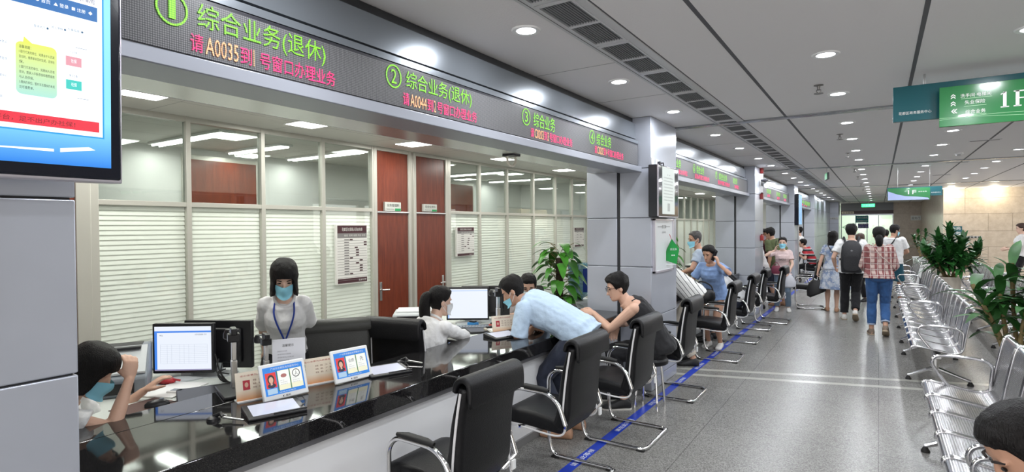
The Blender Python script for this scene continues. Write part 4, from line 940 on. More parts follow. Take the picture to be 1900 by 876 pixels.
# water dispenser with a blue bottle, by the second column
BOT = mat('water_bottle', (.45, .72, .80), rough=.08, trans=.85, ior=1.33)
t = empty('water_dispenser', (-2.95, 5.98, 0), math.radians(60), 'white water dispenser with an upturned blue bottle beside the column', 'water dispenser')
MB().box(-.17, .17, -.17, .17, 0, .80).build('cabinet', WHP, t, bevel=.02); MB().box(-.13, .13, -.19, -.165, .50, .66).build('tap_panel', LGREY, t, bevel=.005)
for sx, c in ((-.05, (.5, .03, .03)), (.05, (.03, .1, .5))): MB().tube([(sx, -.18, .62), (sx, -.22, .62), (sx, -.225, .585)], .012).build('tap', mat('tap_%d' % (sx > 0), c), t)
t2 = empty('water_bottle', (-2.95, 5.98, .80), math.radians(60), 'upturned blue water bottle with a blue label on the dispenser', 'bottle')
MB().lathe([(.03, .0), (.045, .02), (.11, .055), (.14, .08), (.14, .17), (.132, .18), (.132, .195), (.14, .205), (.14, .33), (.132, .34), (.132, .355), (.14, .365), (.14, .41), (.12, .43), (.03, .44)], n=28).build('shell', mat('bottle_blue', (.18, .42, .52), rough=.08, spec=.7, alpha=.75), t2)
q = MB(); n = 10; pts = [(.1415*math.cos(-1.9+.12*k), .1415*math.sin(-1.9+.12*k)) for k in range(n)]
q.add([(a, b_, .10) for a, b_ in pts]+[(a, b_, .37) for a, b_ in pts], [(k, k+1, n+k+1, n+k) for k in range(n-1)]); q.build('label', mat('label_blue', (.02, .06, .35), rough=.4), t2)
# ================================================================ CHAIRS
LEATHER = mat('black_leather', (.006, .006, .007), rough=.40, bump=.12, bump_scale=160, spec=.3); LEATH2 = mat('dark_olive_leather', (.030, .031, .028), rough=.42, bump=.10, bump_scale=160)
PIPING = mat('white_piping', (.66, .66, .67), rough=.4)
def rounded_slab(path, th, hw, n=8, round_=.03):
    """pads swept along a side profile: path = [(y, z, thickness)], half width hw"""
    rings = []
    m = len(path)
    for i, (y, z, t) in enumerate(path):
        a = path[max(0, i-1)]; c = path[min(m-1, i+1)]
        d = V((0, c[0]-a[0], c[1]-a[1])).normalized(); nrm = V((0, d.z, -d.y)); ctr = V((0, y, z)); r = []
        w = hw if 0 < i < m-1 else hw-.012
        hx, ht = w, t/2
        rr = min(round_, ht*.98)
        for sx, st, a0 in ((1, 1, 0), (-1, 1, 90), (-1, -1, 180), (1, -1, 270)):
            for k in range(4):
                a = math.radians(a0+30*k); r.append(ctr + V((1, 0, 0))*(sx*(hx-rr)+rr*math.cos(a)) + nrm*(st*(ht-rr)+rr*math.sin(a)))
        rings.append(r)
    return MB().loft(rings)
def smooth_path(pts, k=4):
    out = []; P = [V(p) for p in pts]
    for i in range(len(P)-1):
        p0, p1, p2, p3 = P[max(0, i-1)], P[i], P[i+1], P[min(len(P)-1, i+2)]
        for j in range(k):
            t = j/k
            out.append(.5*((2*p1)+(p2-p0)*t+(2*p0-5*p1+4*p2-p3)*t*t+(3*p1-p0-3*p2+p3)*t**3))
    out.append(P[-1]); return out
def chair_upholstery(t, hw, leather):
    back = smooth_path([(-.10, .42, .09), (-.135, .50, .095), (-.15, .62, .085), (-.165, .76, .075), (-.195, .90, .065), (-.205, .955, .06)])
    rounded_slab([tuple(p) for p in back], 0, hw).build('backrest', leather, t, angle=50)
    roll = smooth_path([(-.160, .925, .018), (-.170, .970, .026), (-.204, .994, .034), (-.240, .978, .032), (-.250, .925, .028), (-.252, .865, .018)])
    rounded_slab([tuple(p) for p in roll], 0, hw+.006).build('head_roll', leather, t, angle=50)
    seat = smooth_path([(-.13, .425, .09), (-.03, .435, .10), (.12, .447, .105), (.24, .445, .10), (.285, .43, .08)])
    rounded_slab([tuple(p) for p in seat], 0, hw-.004).build('seat', leather, t, angle=50)
    for sx in (-1, 1):
        x = sx*(hw+.003)
        MB().tube(smooth_path([(x, -.20, .93), (x, -.178, .80), (x, -.160, .66), (x, -.150, .52), (x, -.165, .43), (x, -.13, .385), (x, -.04, .377), (x, .12, .390), (x, .26, .395), (x, .29, .42)], 4), .0065, n=7).build('piping', PIPING, t)
def visitor_chair(loc, rz, label):
    t = empty('visitor_chair', loc, rz, label, 'chair', 'visitor chairs along the counters'); hw = .225
    chair_upholstery(t, hw, LEATHER)
    X = .262
    side = lambda s: [(s*X, -.185, .47), (s*X, -.14, .60), (s*X, -.06, .655), (s*X, .17, .66), (s*X, .225, .60), (s*X, .225, .12), (s*X, .19, .016)]
    path = side(-1) + [(-X, -.28, .016), (X, -.28, .016)] + side(1)[::-1]
    MB().tube(path, .0135, n=10, fillet=.055).build('frame', CHROME, t, angle=60)
    for pp in ([(-X, .16, .40), (-.2, .16, .385), (.2, .16, .385), (X, .16, .40)], [(-X, -.185, .47), (-.2, -.14, .40)], [(X, -.185, .47), (.2, -.14, .40)]): MB().tube(pp, .010).build('seat_support', CHROME, t)
    for s in (-1, 1):
        rounded_slab([(-.07, .672, .02), (-.02, .678, .026), (.10, .682, .026), (.165, .677, .02)], 0, .022, round_=.012).build('armrest', RUB, t).location.x = s*X
        for y in (.17, -.25): MB().box(s*X-.018, s*X+.018, y-.03, y+.03, 0, .014).build('foot', RUB, t, bevel=.003)
    MB().box(hw-.02, hw+.012, -.20, -.19, .40, .45).build('care_tag', WHP, t)
    t.scale = (1, 1, .958)
    return t
CH = [(-1.80, 2.24, 90, 'nearest black leather visitor chair, cut off by the bottom edge of the photo'), (-1.77, 3.27, 90, 'black leather visitor chair, second from the front, before the man in light blue'),
      (-1.715, 4.22, 90, 'black leather visitor chair in front of the man in the black tank top'), (-1.73, 5.55, 91, 'black leather visitor chair beside the second column, in front of the striped shirt'),
      (-1.71, 7.37, 92, 'black leather visitor chair just before the woman in the blue denim shirt'), (-1.71, 8.65, 91, 'black leather visitor chair of the woman bent over in a white shirt'),
      (-1.73, 9.80, 92, 'black leather visitor chair right behind the bent woman in white, before the third column'), (-1.56, 10.58, 90, 'black leather visitor chair at the third column in front of the woman in pink'),
      (-1.20, 12.75, 97, 'black leather visitor chair pulled out by the woman in the floral dress'), (-1.50, 17.95, 90, 'farthest black leather visitor chair in front of the red striped shirt')]
ch0 = None
for x, y, a, lab in CH:
    if ch0 is None: ch0 = visitor_chair((x, y, 0), math.radians(a), lab)
    else: dup(ch0, (x, y, 0), math.radians(a), lab)
def staff_chair(loc, rz, label, leather):
    t = empty('office_chair', loc, rz, label, 'chair', 'staff chairs'); chair_upholstery(t, .235, leather)
    for s in (-1, 1):
        MB().tube([(s*.27, -.15, .50), (s*.275, -.10, .64), (s*.275, .13, .65), (s*.26, .16, .42), (s*.2, .10, .39)], .014, fillet=.05).build('armrest', CHROME, t)
    MB().tube([(0, .05, .40), (0, .05, .10)], .03, n=12).build('gas_column', CHROME, t)
    for k in range(5):
        a = 2*PI*k/5+.3; l = MB().tube([(0, .05, .10), (.28*math.cos(a), .05+.28*math.sin(a), .065)], [.03, .018], n=8).build('leg', CHROME, t)
        MB().ellipsoid((.28*math.cos(a), .05+.28*math.sin(a), .03), .022, .022, .029, 10, 7).build('caster', RUB, l)
    return t
staff_chair((-3.08, 2.55, 0), yaw_to(-.80, .60), 'olive black clerk chair with its smooth front to the camera behind the granite', LEATH2)
staff_chair((-2.96, 3.12, 0), yaw_to(.2, -1), 'black clerk chair with its back and head flap to the camera beside the ponytailed clerk', LEATHER)
staff_chair((-3.10, 5.08, 0), yaw_to(-.8, .6), 'clerk chair of the half hidden clerk left of the leafy plant', LEATH2)
staff_chair((-3.25, 3.3+4.3, 0), yaw_to(.5, -.85), 'black clerk chair beyond the second column by the small plant', LEATHER)
# round stool under the man in the tank top
t = empty('stool', (-1.76, 5.00, 0), 0, 'small black stool under the man in the black tank top', 'stool')
MB().lathe([(.15, .40), (.165, .41), (.165, .44), (.15, .46), (.02, .465)], n=24).build('seat', LEATHER, t)
for k in range(4):
    a = PI/4+k*PI/2; MB().tube([(.11*math.cos(a), .11*math.sin(a), .40), (.15*math.cos(a), .15*math.sin(a), 0)], .012).build('leg', CHROME, t)

# ================================================================ STEEL BENCHES
m, nt, b, tc = nodes_mat('perforated_steel', rough=.24, metal=.95)
xyz = sepxyz(nt, tc.outputs['Object'])
def per(a, p): return mathn(nt, 'ABSOLUTE', mathn(nt, 'SINE', mathn(nt, 'MULTIPLY', a, PI/p)))
hole = mathn(nt, 'GREATER_THAN', mathn(nt, 'MULTIPLY', per(mathn(nt, 'ADD', xyz[0], xyz[2]), .012), per(xyz[1], .012)), .62)
nt.links.new(mix_rgb(nt, hole, (.46, .46, .47), (.06, .06, .065)), b.inputs['Base Color']); nt.links.new(mathn(nt, 'MULTIPLY_ADD', hole, -.9), b.inputs['Metallic']); b.inputs['Metallic'].links[0].from_node.inputs[2].default_value = .95
PERF = m
BCHR = mat('bench_chrome', (.62, .62, .64), rough=.12, metal=1)
PROF = smooth_path([(0, .385, 0), (.003, .412, 0), (.03, .430, 0), (.10, .425, 0), (.22, .405, 0), (.33, .388, 0), (.385, .395, 0), (.42, .435, 0), (.440, .55, 0), (.475, .74, 0), (.495, .81, 0), (.52, .828, 0), (.545, .81, 0)], 4)
def bench_seat(t, y0, w):
    """one seat shell between two bent edge bars"""
    mb = MB(); n = len(PROF)
    vs = [(p[0], y0+.012, p[1]) for p in PROF]+[(p[0], y0+w-.012, p[1]) for p in PROF]; vs += [(v[0]+.002, v[1], v[2]-.004) for v in vs]
    fs = [(i, i+1, n+i+1, n+i) for i in range(n-1)]+[(2*n+i, 3*n+i, 3*n+i+1, 2*n+i+1) for i in range(n-1)]
    sh = mb.add(vs, fs).build('seat_shell', PERF, t, angle=50)
    for y in (y0+.012, y0+w-.012): MB().tube([(p[0], y, p[1]+.001) for p in PROF], .0105, n=7).build('edge_bar', BCHR, sh, angle=60)
    for i0, i1 in ((1, 7), (n-9, n-2)):
        q = MB()       # bright unperforated bands at the front lip, and the top
        seg = PROF[i0:i1+1]; k = len(seg); q.add([(p[0]-.0005, y0+.02, p[1]+.0015) for p in seg]+[(p[0]-.0005, y0+w-.02, p[1]+.0015) for p in seg], [(i, i+1, k+i+1, k+i) for i in range(k-1)])
        q.build('polished_band', BCHR, sh, angle=50)
def bench(loc, label, seats=5, w=.438, group='steel waiting benches'):
    t = empty('waiting_bench', loc, 0, label, 'bench', group); L = seats*w
    for i in range(seats): bench_seat(t, i*w, w)
    MB().box(.20, .26, .02, L-.02, .315, .365).build('beam', SATIN, t, bevel=.01)
    for y in (.42, L-.42):
        p = MB().tube([(.23, y, .33), (.23, y, .13)], .034, n=14).build('pedestal', SATIN, t)
        for x1 in (-.0, .52):
            l = MB().tube([(.23, y, .155), (x1, y, .045)], [.024, .017], n=10).build('leg', BCHR, p)
            MB().lathe([(.028, 0), (.028, .012), (.012, .04)], (x1, y, 0), 12).build('foot', RUB, l)
    for y in (.03, L-.03):
        MB().tube([(.17, y, .405), (.10, y, .50), (.055, y, .575), (.075, y, .632), (.15, y, .645), (.36, y, .638), (.425, y, .60), (.41, y, .41)], .0125, n=9, fillet=.05).build('armrest', BCHR, t, angle=60)
    return t
b0 = bench((.285, 3.27, 0), 'steel waiting bench in the right foreground, beyond the armrests by the seated man')
dup(b0, (.285, .98, 0), None, 'nearest steel waiting bench that the man at the bottom right sits on')
for i, (x, y, lab) in enumerate(((.265, 6.92, 'steel waiting bench, the second whole one in the first row, ahead of the near plant'), (.265, 9.14, 'steel waiting bench in the first row left of the tall dracaena'),
        (.26, 11.72, 'steel waiting bench in the first row past the tall dracaena'), (.25, 14.95, 'last steel waiting bench in the first row near the man in teal shorts'),
        (1.28, 9.35, 'steel waiting bench in the second row behind the near leafy plant'), (1.28, 11.62, 'steel waiting bench in the second row with its back showing between the two big plants'), (1.28, 13.9, 'farthest steel waiting bench in the second row right of the dracaena'),
        (1.28, 7.08, 'nearest steel waiting bench in the second row at the right edge'))):
    dup(b0, (x, y, 0), None, lab)

# ================================================================ PLANTS
LEAF = mat('leaf_dark', (.018, .085, .018), rough=.32, noise_amt=.35, noise_scale=5, spec=.5); LEAFB = mat('leaf_bright', (.055, .22, .025), rough=.35, noise_amt=.35, noise_scale=6); STEM = mat('plant_stem', (.16, .12, .05), rough=.7, noise_amt=.3); SOIL = mat('soil', (.03, .02, .012), rough=.9); COIR = mat('coir_pole', (.035, .022, .015), rough=.95, bump=.5)
def leaf(mb, base, d, up, L, w, droop, fold=.25, n=7, heart=False):
    d = V(d).normalized(); up = V(up); side = d.cross(up); side = side.normalized() if side.length > 1e-4 else V((1, 0, 0)); nr = side.cross(d).normalized()
    rows = []
    for i in range(n+1):
        s = i/n; c = V(base)+d*(L*s)+nr*(.10*L*math.sin(PI*s)) - V((0, 0, 1))*(droop*L*s*s)
        ww = w*(math.sin(PI*min(1, s*.93+.07))**.8 if not heart else (1-s)**.55*min(1, .35+s*4))
        if i == n: ww = .001
        rows.append((c-side*ww+nr*fold*ww, c, c+side*ww+nr*fold*ww))
    o = len(mb.v); mb.v += [tuple(p) for r in rows for p in r]
    for i in range(n):
        for k in range(2): mb.f.append((o+3*i+k, o+3*i+k+1, o+3*i+k+4, o+3*i+k+3))
def pot(t, r, h, m, z=0):
    MB().lathe([(r*.72, z), (r*.78, z+.01), (r, z+h-.03), (r*1.06, z+h-.03), (r*1.06, z+h), (r*.93, z+h), (r*.90, z+h-.04), (.01, z+h-.045)], n=28).build('pot', m, t)
    MB().lathe([(r*.9, z+h-.05), (r*.5, z+h-.042), (.01, z+h-.04)], n=20).build('soil', SOIL, t)
def dracaena(loc, label, seed, stems, pot_r, pot_h, potm, Ls=(.28, .42), wd=.035, per=26, leafm=LEAF):
    t = empty('dracaena_plant', loc, 0, label, 'plant', 'hall plants'); rnd = random.Random(seed); pot(t, pot_r, pot_h, potm)
    fol = MB()
    for (sx, sy, tx, ty, tz, n) in stems:
        top = V((tx, ty, tz)); base = V((sx, sy, pot_h-.05)); mid = base.lerp(top, .5)+V((rnd.uniform(-.03, .03), rnd.uniform(-.03, .03), 0))
        MB().tube(smooth_path([base, mid, top], 5), .018, n=8).build('stem', STEM, t)
        for k in range(n):
            s = k/n; a = k*2.4+rnd.uniform(-.3, .3); el = math.radians(10+75*s**1.3+rnd.uniform(-12, 8)) if n > 12 else math.radians(rnd.uniform(0, 60))
            p = base.lerp(top, .45+.55*s) if n > 12 else base.lerp(top, .5+.5*s)
            L = rnd.uniform(*Ls)*(1-.25*s); d = V((math.cos(a)*math.cos(el), math.sin(a)*math.cos(el), math.sin(el)))
            leaf(fol, p, d, (0, 0, 1), L, wd*rnd.uniform(.85, 1.15), rnd.uniform(.15, .5)*(1-s*.6))
    fol.build('foliage', leafm, t, angle=80)
    return t
CREAM = mat('planter_cream', (.62, .56, .47), rough=.3); REDP = mat('planter_red', (.30, .05, .05), rough=.35)
t = dracaena((.98, 11.9, 0), 'tall bushy dark green dracaena between the bench rows', 3, [(-.03, .02, -.14, .05, 1.34, 58), (.04, -.02, .18, -.05, 1.28, 54), (0, .04, .02, .1, 1.46, 58), (.03, .03, -.36, -.1, 1.16, 46), (-.02, -.03, .42, .12, 1.16, 46), (-.04, -.02, -.16, -.2, 1.02, 40), (.04, -.02, .22, -.2, .98, 36), (0, 0, 0, -.12, 1.2, 44)], .17, .78, CREAM, (.30, .50), .036)
MB().lathe([(.178, .12), (.182, .30), (.176, .31), (.172, .12)], n=28, caps=False).build('red_band', REDP, t)
dracaena((1.02, 6.55, 0), 'broad leaved plant in the right foreground with bare stems', 11, [(-.03, 0, -.13, .05, 1.18, 12), (.04, .02, .10, .08, 1.22, 12), (0, -.04, .05, -.14, 1.0, 11), (.02, .03, -.02, .15, 1.30, 12), (.03, -.02, .28, -.05, 1.12, 12), (-.03, -.03, -.30, .1, 1.1, 12), (.0, .04, .15, -.2, 1.28, 12), (-.02, .02, -.24, -.05, .93, 11), (.05, .0, .36, .12, 1.25, 11)], .17, .36, WHP, (.28, .46), .043, leafm=mat('leaf_mid', (.022, .095, .018), rough=.5, noise_amt=.35, noise_scale=6))
dracaena((1.02, 19.6, 0), 'small thin plant in a white pot before the far beige wall', 5, [(-.05, 0, -.10, .0, 1.42, 16), (.05, 0, .08, .05, 1.45, 16), (0, .05, -.22, .1, 1.30, 14)], .22, .75, WHP, (.18, .30), .035)
def pothos(loc, label, seed, h, n, lw, poth=.26):
    t = empty('pothos_plant', loc, 0, label, 'plant', 'staff plants'); rnd = random.Random(seed); pot(t, .16, poth, WHP)
    MB().tube([(0, 0, poth-.05), (0, 0, h)], .042, n=12).build('coir_pole', COIR, t)
    fol = MB(); st = MB()
    for k in range(n):
        z = poth+.04+(h-poth+.12)*k/n; a = k*2.399+rnd.uniform(-.4, .4); r = .045; L = lw*rnd.uniform(.75, 1.2)
        b0_ = V((r*math.cos(a), r*math.sin(a), z)); pet = rnd.uniform(.05, .14); el = rnd.uniform(.1, .7)
        tip = b0_+V((math.cos(a)*math.cos(el), math.sin(a)*math.cos(el), math.sin(el)))*pet
        st.tube([b0_, tip], .004, n=5); leaf(fol, tip, (math.cos(a), math.sin(a), rnd.uniform(-.9, .1)), (0, 0, 1), L, L*.36, .25, fold=.12, heart=True)
    fol.build('foliage', LEAFB, t, angle=80); st.build('stems', STEM, t)
    return t
pothos((-3.07, 5.70, 0), 'tall bright green pothos on a dark pole beside the water dispenser', 4, 1.30, 110, .19)
pothos((-3.0, 9.35, 0), 'bright leafy plant behind the second counter, beside the grey haired man', 9, 1.28, 90, .17)
# ================================================================ PEOPLE
SKINS = [mat('skin_light', (.60, .37, .27), rough=.48, bump=.03, bump_scale=220), mat('skin_tan', (.46, .26, .175), rough=.48, bump=.03, bump_scale=220), mat('skin_fair', (.66, .44, .34), rough=.48)]
HAIRB = mat('hair_black', (.006, .005, .005), spec=.28, rough=.5, bump=.6, bump_scale=45, stretch=(6, 6, .6)); HAIRN = mat('hair_brown', (.05, .022, .014), rough=.45, bump=.6, bump_scale=45, stretch=(6, 6, .6)); HAIRG = mat('hair_greying', (.05, .045, .043), rough=.5, bump=.6, bump_scale=60)
MASKB = mat('mask_blue', (.26, .60, .74), rough=.7); MASKW = mat('mask_white', (.74, .76, .78), rough=.7); EYED = mat('eye_dark', (.012, .010, .010), rough=.2); BROW = mat('brow_dark', (.02, .014, .012), rough=.8); LIPS = mat('lips', (.42, .16, .14), rough=.4)
def cloth(name, col, amt=.05, bump=.35, bs=14): return mat(name, col, rough=.85, noise_amt=amt, noise_scale=9, bump=bump, bump_scale=bs, sheen=.1, spec=.25)
WSHIRT = cloth('white_shirt', (.70, .70, .70), .03, .5, 16); WTEE = cloth('white_tee', (.72, .72, .72), .03)
HPROF = [(-.118, .020, .022, .052), (-.110, .036, .040, .044), (-.095, .047, .055, .034), (-.07, .056, .070, .020), (-.04, .063, .080, .010), (-.005, .069, .087, .002), (.03, .073, .092, -.002), (.06, .071, .091, -.004), (.085, .062, .080, -.005), (.102, .047, .060, -.006), (.113, .028, .035, -.006), (.118, .008, .010, -.006)]
def hp(z):
    if z <= HPROF[0][0]: return HPROF[0][1:]
    for a, c in zip(HPROF, HPROF[1:]):
        if z <= c[0]:
            f = (z-a[0])/(c[0]-a[0]); return tuple(p+(q-p)*f for p, q in zip(a[1:], c[1:]))
    return HPROF[-1][1:]
def ik(S_, W_, a, b, pole):
    S_, W_, pole = V(S_), V(W_), V(pole); d = W_-S_; L = d.length
    if L > (a+b)*.995: W_ = S_+d.normalized()*(a+b)*.995; d = W_-S_; L = d.length
    u = d/L; x = (a*a-b*b+L*L)/(2*L); h = math.sqrt(max(0, a*a-x*x)); p = pole-u*pole.dot(u)
    p = p.normalized() if p.length > 1e-5 else u.orthogonal().normalized()
    return S_+u*x+p*h, W_
def bez(a, b, c, t): return a*(1-t)**2+b*2*t*(1-t)+c*t*t
def remeshed(mb, voxel, name, m, parent, it=3, fac=.5, crease=0.0):
    me = bpy.data.meshes.new('tmp'); me.from_pydata(mb.v, [], mb.f)
    bm = bmesh.new(); bm.from_mesh(me); bmesh.ops.recalc_face_normals(bm, faces=bm.faces); bm.to_mesh(me); bm.free()
    o = bpy.data.objects.new('tmp', me); C.objects.link(o)
    r = o.modifiers.new('r', 'REMESH'); r.mode = 'VOXEL'; r.voxel_size = voxel
    sm = o.modifiers.new('s', 'SMOOTH'); sm.factor = fac; sm.iterations = it
    dg = bpy.context.evaluated_depsgraph_get(); dg.update()
    me2 = bpy.data.meshes.new_from_object(o.evaluated_get(dg)); bpy.data.objects.remove(o); bpy.data.meshes.remove(me)
    if crease:                     # soft folds in the cloth
        co = [v.co.copy() for v in me2.vertices]; no = [v.normal.copy() for v in me2.vertices]
        for v, c, n_ in zip(me2.vertices, co, no):
            v.co = c + n_*(crease*(noise.noise(V((c.x*16+c.z*9, c.y*16-c.z*5, c.z*13)))+.6*noise.noise(V((c.x*34, c.y*34, c.z*22+5)))))
    me2.name = name; me2.materials.clear(); me2.materials.append(m); me2.polygons.foreach_set('use_smooth', [True]*len(me2.polygons))
    b = bpy.data.objects.new(name, me2); C.objects.link(b); b.parent = parent
    return b
def add_hand(mb, w, d, n, side, s, curl=.35, spread=1.0, k=1.0):
    """palm and five fingers; d = towards the fingers, n = out of the palm, side = +1 right hand, -1 left"""
    d = V(d).normalized(); n = V(n); n = (n-d*n.dot(d)).normalized(); lat = d.cross(n)*side      # lat points to the thumb
    w = V(w); P = lambda a, b, c: w+d*(a*s)+lat*(b*s)+n*(c*s)
    rings = []
    for a, hw, ht in ((-.015, .024, .020), (.0, .026, .019), (.03, .038, .017), (.06, .042, .015), (.088, .040, .012), (.096, .034, .008)):
        rings.append([P(a, hw*math.cos(2*PI*q/12), ht*math.sin(2*PI*q/12)) for q in range(12)])
    mb.loft(rings)
    for i, L in enumerate((.072, .080, .074, .058)):
        off = .031-.0205*i; base = P(.084, off, 0); dd = (d+lat*(.10-.07*i)*spread).normalized(); pts = [P(.07, off*.95, 0), base]; p = base
        for j, fr in enumerate((.42, .32, .26)):
            a = curl*(.6+.55*j); ax = dd*math.cos(a)+n*math.sin(a); p = p+ax*(L*fr*s); pts.append(p)
            dd = (dd*math.cos(a*.9)+n*math.sin(a*.9)).normalized()
        mb.tube(pts, [.0095*s*k, .0098*s*k, .0092*s*k, .0085*s*k, .0068*s*k], n=8)
    dd = (d*.72+lat*.62+n*.30).normalized(); p = P(.018, .026, .004)
    pts = [p, p+dd*.040*s]; d2 = (d*.9+lat*.15+n*(.25+curl*.4)).normalized(); pts += [pts[-1]+d2*.034*s, pts[-1]+d2*.034*s+(d2+n*.25).normalized()*.026*s]
    mb.tube(pts, [.0135*s, .0115*s*k, .0105*s*k, .0075*s*k], n=8)
TORSO = [(-.14, .085, .085, -.005), (-.06, .145, .112, -.01), (.03, .165, .118, -.012), (.14, .158, .108, -.004), (.30, .137, .097, .0), (.46, .142, .103, .004), (.64, .160, .115, .006), (.78, .162, .113, .0), (.88, .160, .098, -.006), (.95, .125, .076, -.010), (1.0, .080, .066, -.008), (1.05, .058, .060, 0)]
def person(loc, rz, label, stature=1.65, female=False, pelvis=(0, 0, .93), lean=0, side=0, twist=0, bend=.5, hands=None, poles=((.5, -1, -.3), (-.5, -1, -.3)), hdirs=(None, None), hnorm=((-1, 0, 0), (1, 0, 0)), curl=.4,
           feet=((.10, 0, 0), (-.10, 0, 0)), toes=(5, -5), heel=(0, 0), knees=(0, 1, 0), head=(0, 0, 0), headoff=(0, 0, 0), skin=0, hair=None, mask=None, glasses=False, face=False,
           top=None, bottom=None, shoes=None, socks=None, collar=None, voxel=.0075, group=None, build=1.0):
    s = stature/1.70; t = empty('person', loc, rz, label, 'person', group); SK = SKINS[skin]
    P = V(pelvis); le, si, tw = math.radians(lean), math.radians(side), math.radians(twist); T = .50*s
    dN = V((math.sin(si), math.sin(le)*math.cos(si), math.cos(le)*math.cos(si))); dM = V((math.sin(si*bend), math.sin(le*bend), math.cos(le*bend))).normalized()
    N = P+dN*T; ctl = P+dM*T*.52
    R0 = V((1, 0, 0)); R1 = V((math.cos(tw), math.sin(tw), 0))
    fw_ = .88 if female else 1.0
    def frame(q):
        p = bez(P, ctl, N, q) if q <= 1 else N+(N-ctl).normalized()*(q-1)*T
        tg = ((ctl-P)*(1-min(1, max(0, q)))+(N-ctl)*min(1, max(0, q))).normalized()
        if q < 0: p = P+(ctl-P).normalized()*q*T
        R = (R0.lerp(R1, min(1, max(0, q)))); R = (R-tg*R.dot(tg)).normalized(); return p, R, tg.cross(R).normalized(), tg
    def section(q, hw, hd, fo, inf=0.0, n=20):
        p, R, F, _ = frame(q); hw = hw*s*build*(fw_ if q > .2 else 1.0); hd = hd*s*build
        if female and .5 < q < .8: hd += .012*s; fo += .012
        hw += inf; hd += inf
        c = p+F*(fo*s); o = []
        for k in range(n):
            a = 2*PI*k/n; ca, sa = math.cos(a), math.sin(a); e = .82
            o.append(c+R*(hw*math.copysign(abs(ca)**e, ca))+F*(hd*math.copysign(abs(sa)**e, sa)))
        return o
    # joints
    shp, shR, shF, shT = frame(.88); Sh = [shp+shR*(sg*.156*s*fw_*build)+shT*(.012*s) for sg in (1, -1)]
    if hands is None: hands = ((.24, .03, pelvis[2]-.10*s), (-.24, .03, pelvis[2]-.10*s))
    El, Wr = [], []
    for i in (0, 1):
        e, w = ik(Sh[i], hands[i], .285*s, .25*s, poles[i]); El.append(e); Wr.append(w)
    Hp = [P+V((sg*.088*s, 0, -.03*s)) for sg in (1, -1)]; Kn, An = [], []
    for i in (0, 1):
        f = V(feet[i]); ank = f+V((0, -.0, .085*s+heel[i])); kp = knees[i] if isinstance(knees[0], (tuple, list)) else knees
        k_, a_ = ik(Hp[i], ank, .425*s, .415*s, kp); Kn.append(k_); An.append(a_)
    # head frame
    yaw, pit, rol = (math.radians(a) for a in head)
    M3 = Matrix.Rotation(-yaw, 3, 'Z') @ Matrix.Rotation(-pit, 3, 'X') @ Matrix.Rotation(rol, 3, 'Y')      # yaw > 0 turns to the person's right, pitch > 0 looks down
    hs = .5*(s+1.0)*.98
    ndir = (dN*.6+M3 @ V((0, .1, 1))*.4).normalized(); Hc = N+ndir*(.165*hs)+V(headoff)
    HM = Matrix.Translation(Hc) @ M3.to_4x4() @ Matrix.Scale(hs, 4); hpt = lambda x, y, z: HM @ V((x, y, z))
    # ---- body, one continuous surface
    b = MB(); b.loft([section(*q) for q in TORSO])
    b.tube([N-ndir*.04*s, N+ndir*.05*s, hpt(0, -.012, -.055)], [.060*s, .053*s*(.92 if female else 1), .052*s*(.9 if female else 1)], n=14)
    b.loft([[hpt(w*math.sin(2*PI*k/20), f+d*math.cos(2*PI*k/20), z) for k in range(20)] for z, w, d, f in HPROF])
    b.tube([hpt(0, .090, .008), hpt(0, .098, -.02), hpt(0, .108, -.040), hpt(0, .090, -.047)], [.007*hs, .010*hs, .0145*hs, .010*hs], n=8)
    for sx in (-1, 1):
        b.ellipsoid(hpt(sx*.074, -.012, -.010), .010*hs, .018*hs, .030*hs, 10, 7, M3)
        b.ellipsoid(hpt(sx*.033, .078, .022), .024*hs, .012*hs, .008*hs, 8, 6, M3)
    for i, sg in ((0, 1), (1, -1)):
        a, e, w = Sh[i], El[i], Wr[i]; kk = .90 if female else 1.0
        b.ellipsoid(a, .051*s*kk, .051*s*kk, .051*s*kk, 14, 9)
        b.tube([a, a.lerp(e, .12), a.lerp(e, .5), a.lerp(e, .88), e, e.lerp(w, .15), e.lerp(w, .40), e.lerp(w, .75), w], [r*s*kk for r in (.048, .052, .045, .039, .037, .039, .038, .029, .025)], n=12)
        hd = V(hdirs[i]) if hdirs[i] is not None else (w-e); add_hand(b, w, hd, hnorm[i], sg, s*(.94 if female else 1), curl if not isinstance(curl, (tuple, list)) else curl[i], k=max(1, voxel/.0068))
        h, k_, an = Hp[i], Kn[i], An[i]
        b.tube([h+V((0, 0, .03*s)), h.lerp(k_, .12), h.lerp(k_, .5), h.lerp(k_, .88), k_, k_.lerp(an, .14), k_.lerp(an, .35), k_.lerp(an, .75), an], [r*s for r in (.085, .086, .072, .056, .053, .050, .055, .038, .034)], n=14)
        yw = math.radians(toes[i]); tp = heel[i]/.12; td = V((math.sin(yw), math.cos(yw), -min(1.2, tp)*.75)).normalized(); sd = V((math.cos(yw), -math.sin(yw), 0)); up = sd.cross(td)
        def foot(mb, inf, th=0.0, lo=None):
            rr = []
            for a_, hw, ht, zc in ((-.062, .020, .022, -.052), (-.05, .034, .036, -.045), (-.01, .037, .050, -.030), (.05, .040, .038, -.045), (.10, .045, .028, -.056), (.15, .043, .021, -.063), (.185, .030, .014, -.068), (.198, .012, .008, -.07)):
                c = an+td*(a_*s)+up*(zc*s); rr.append([c+sd*((hw*s+inf)*math.cos(2*PI*q/14))+up*(max(-(ht*s+inf), min(ht*s+inf, (ht*s+inf)*1.15*math.sin(2*PI*q/14)))) for q in range(14)])
            mb.loft(rr)
        foot(b, 0)
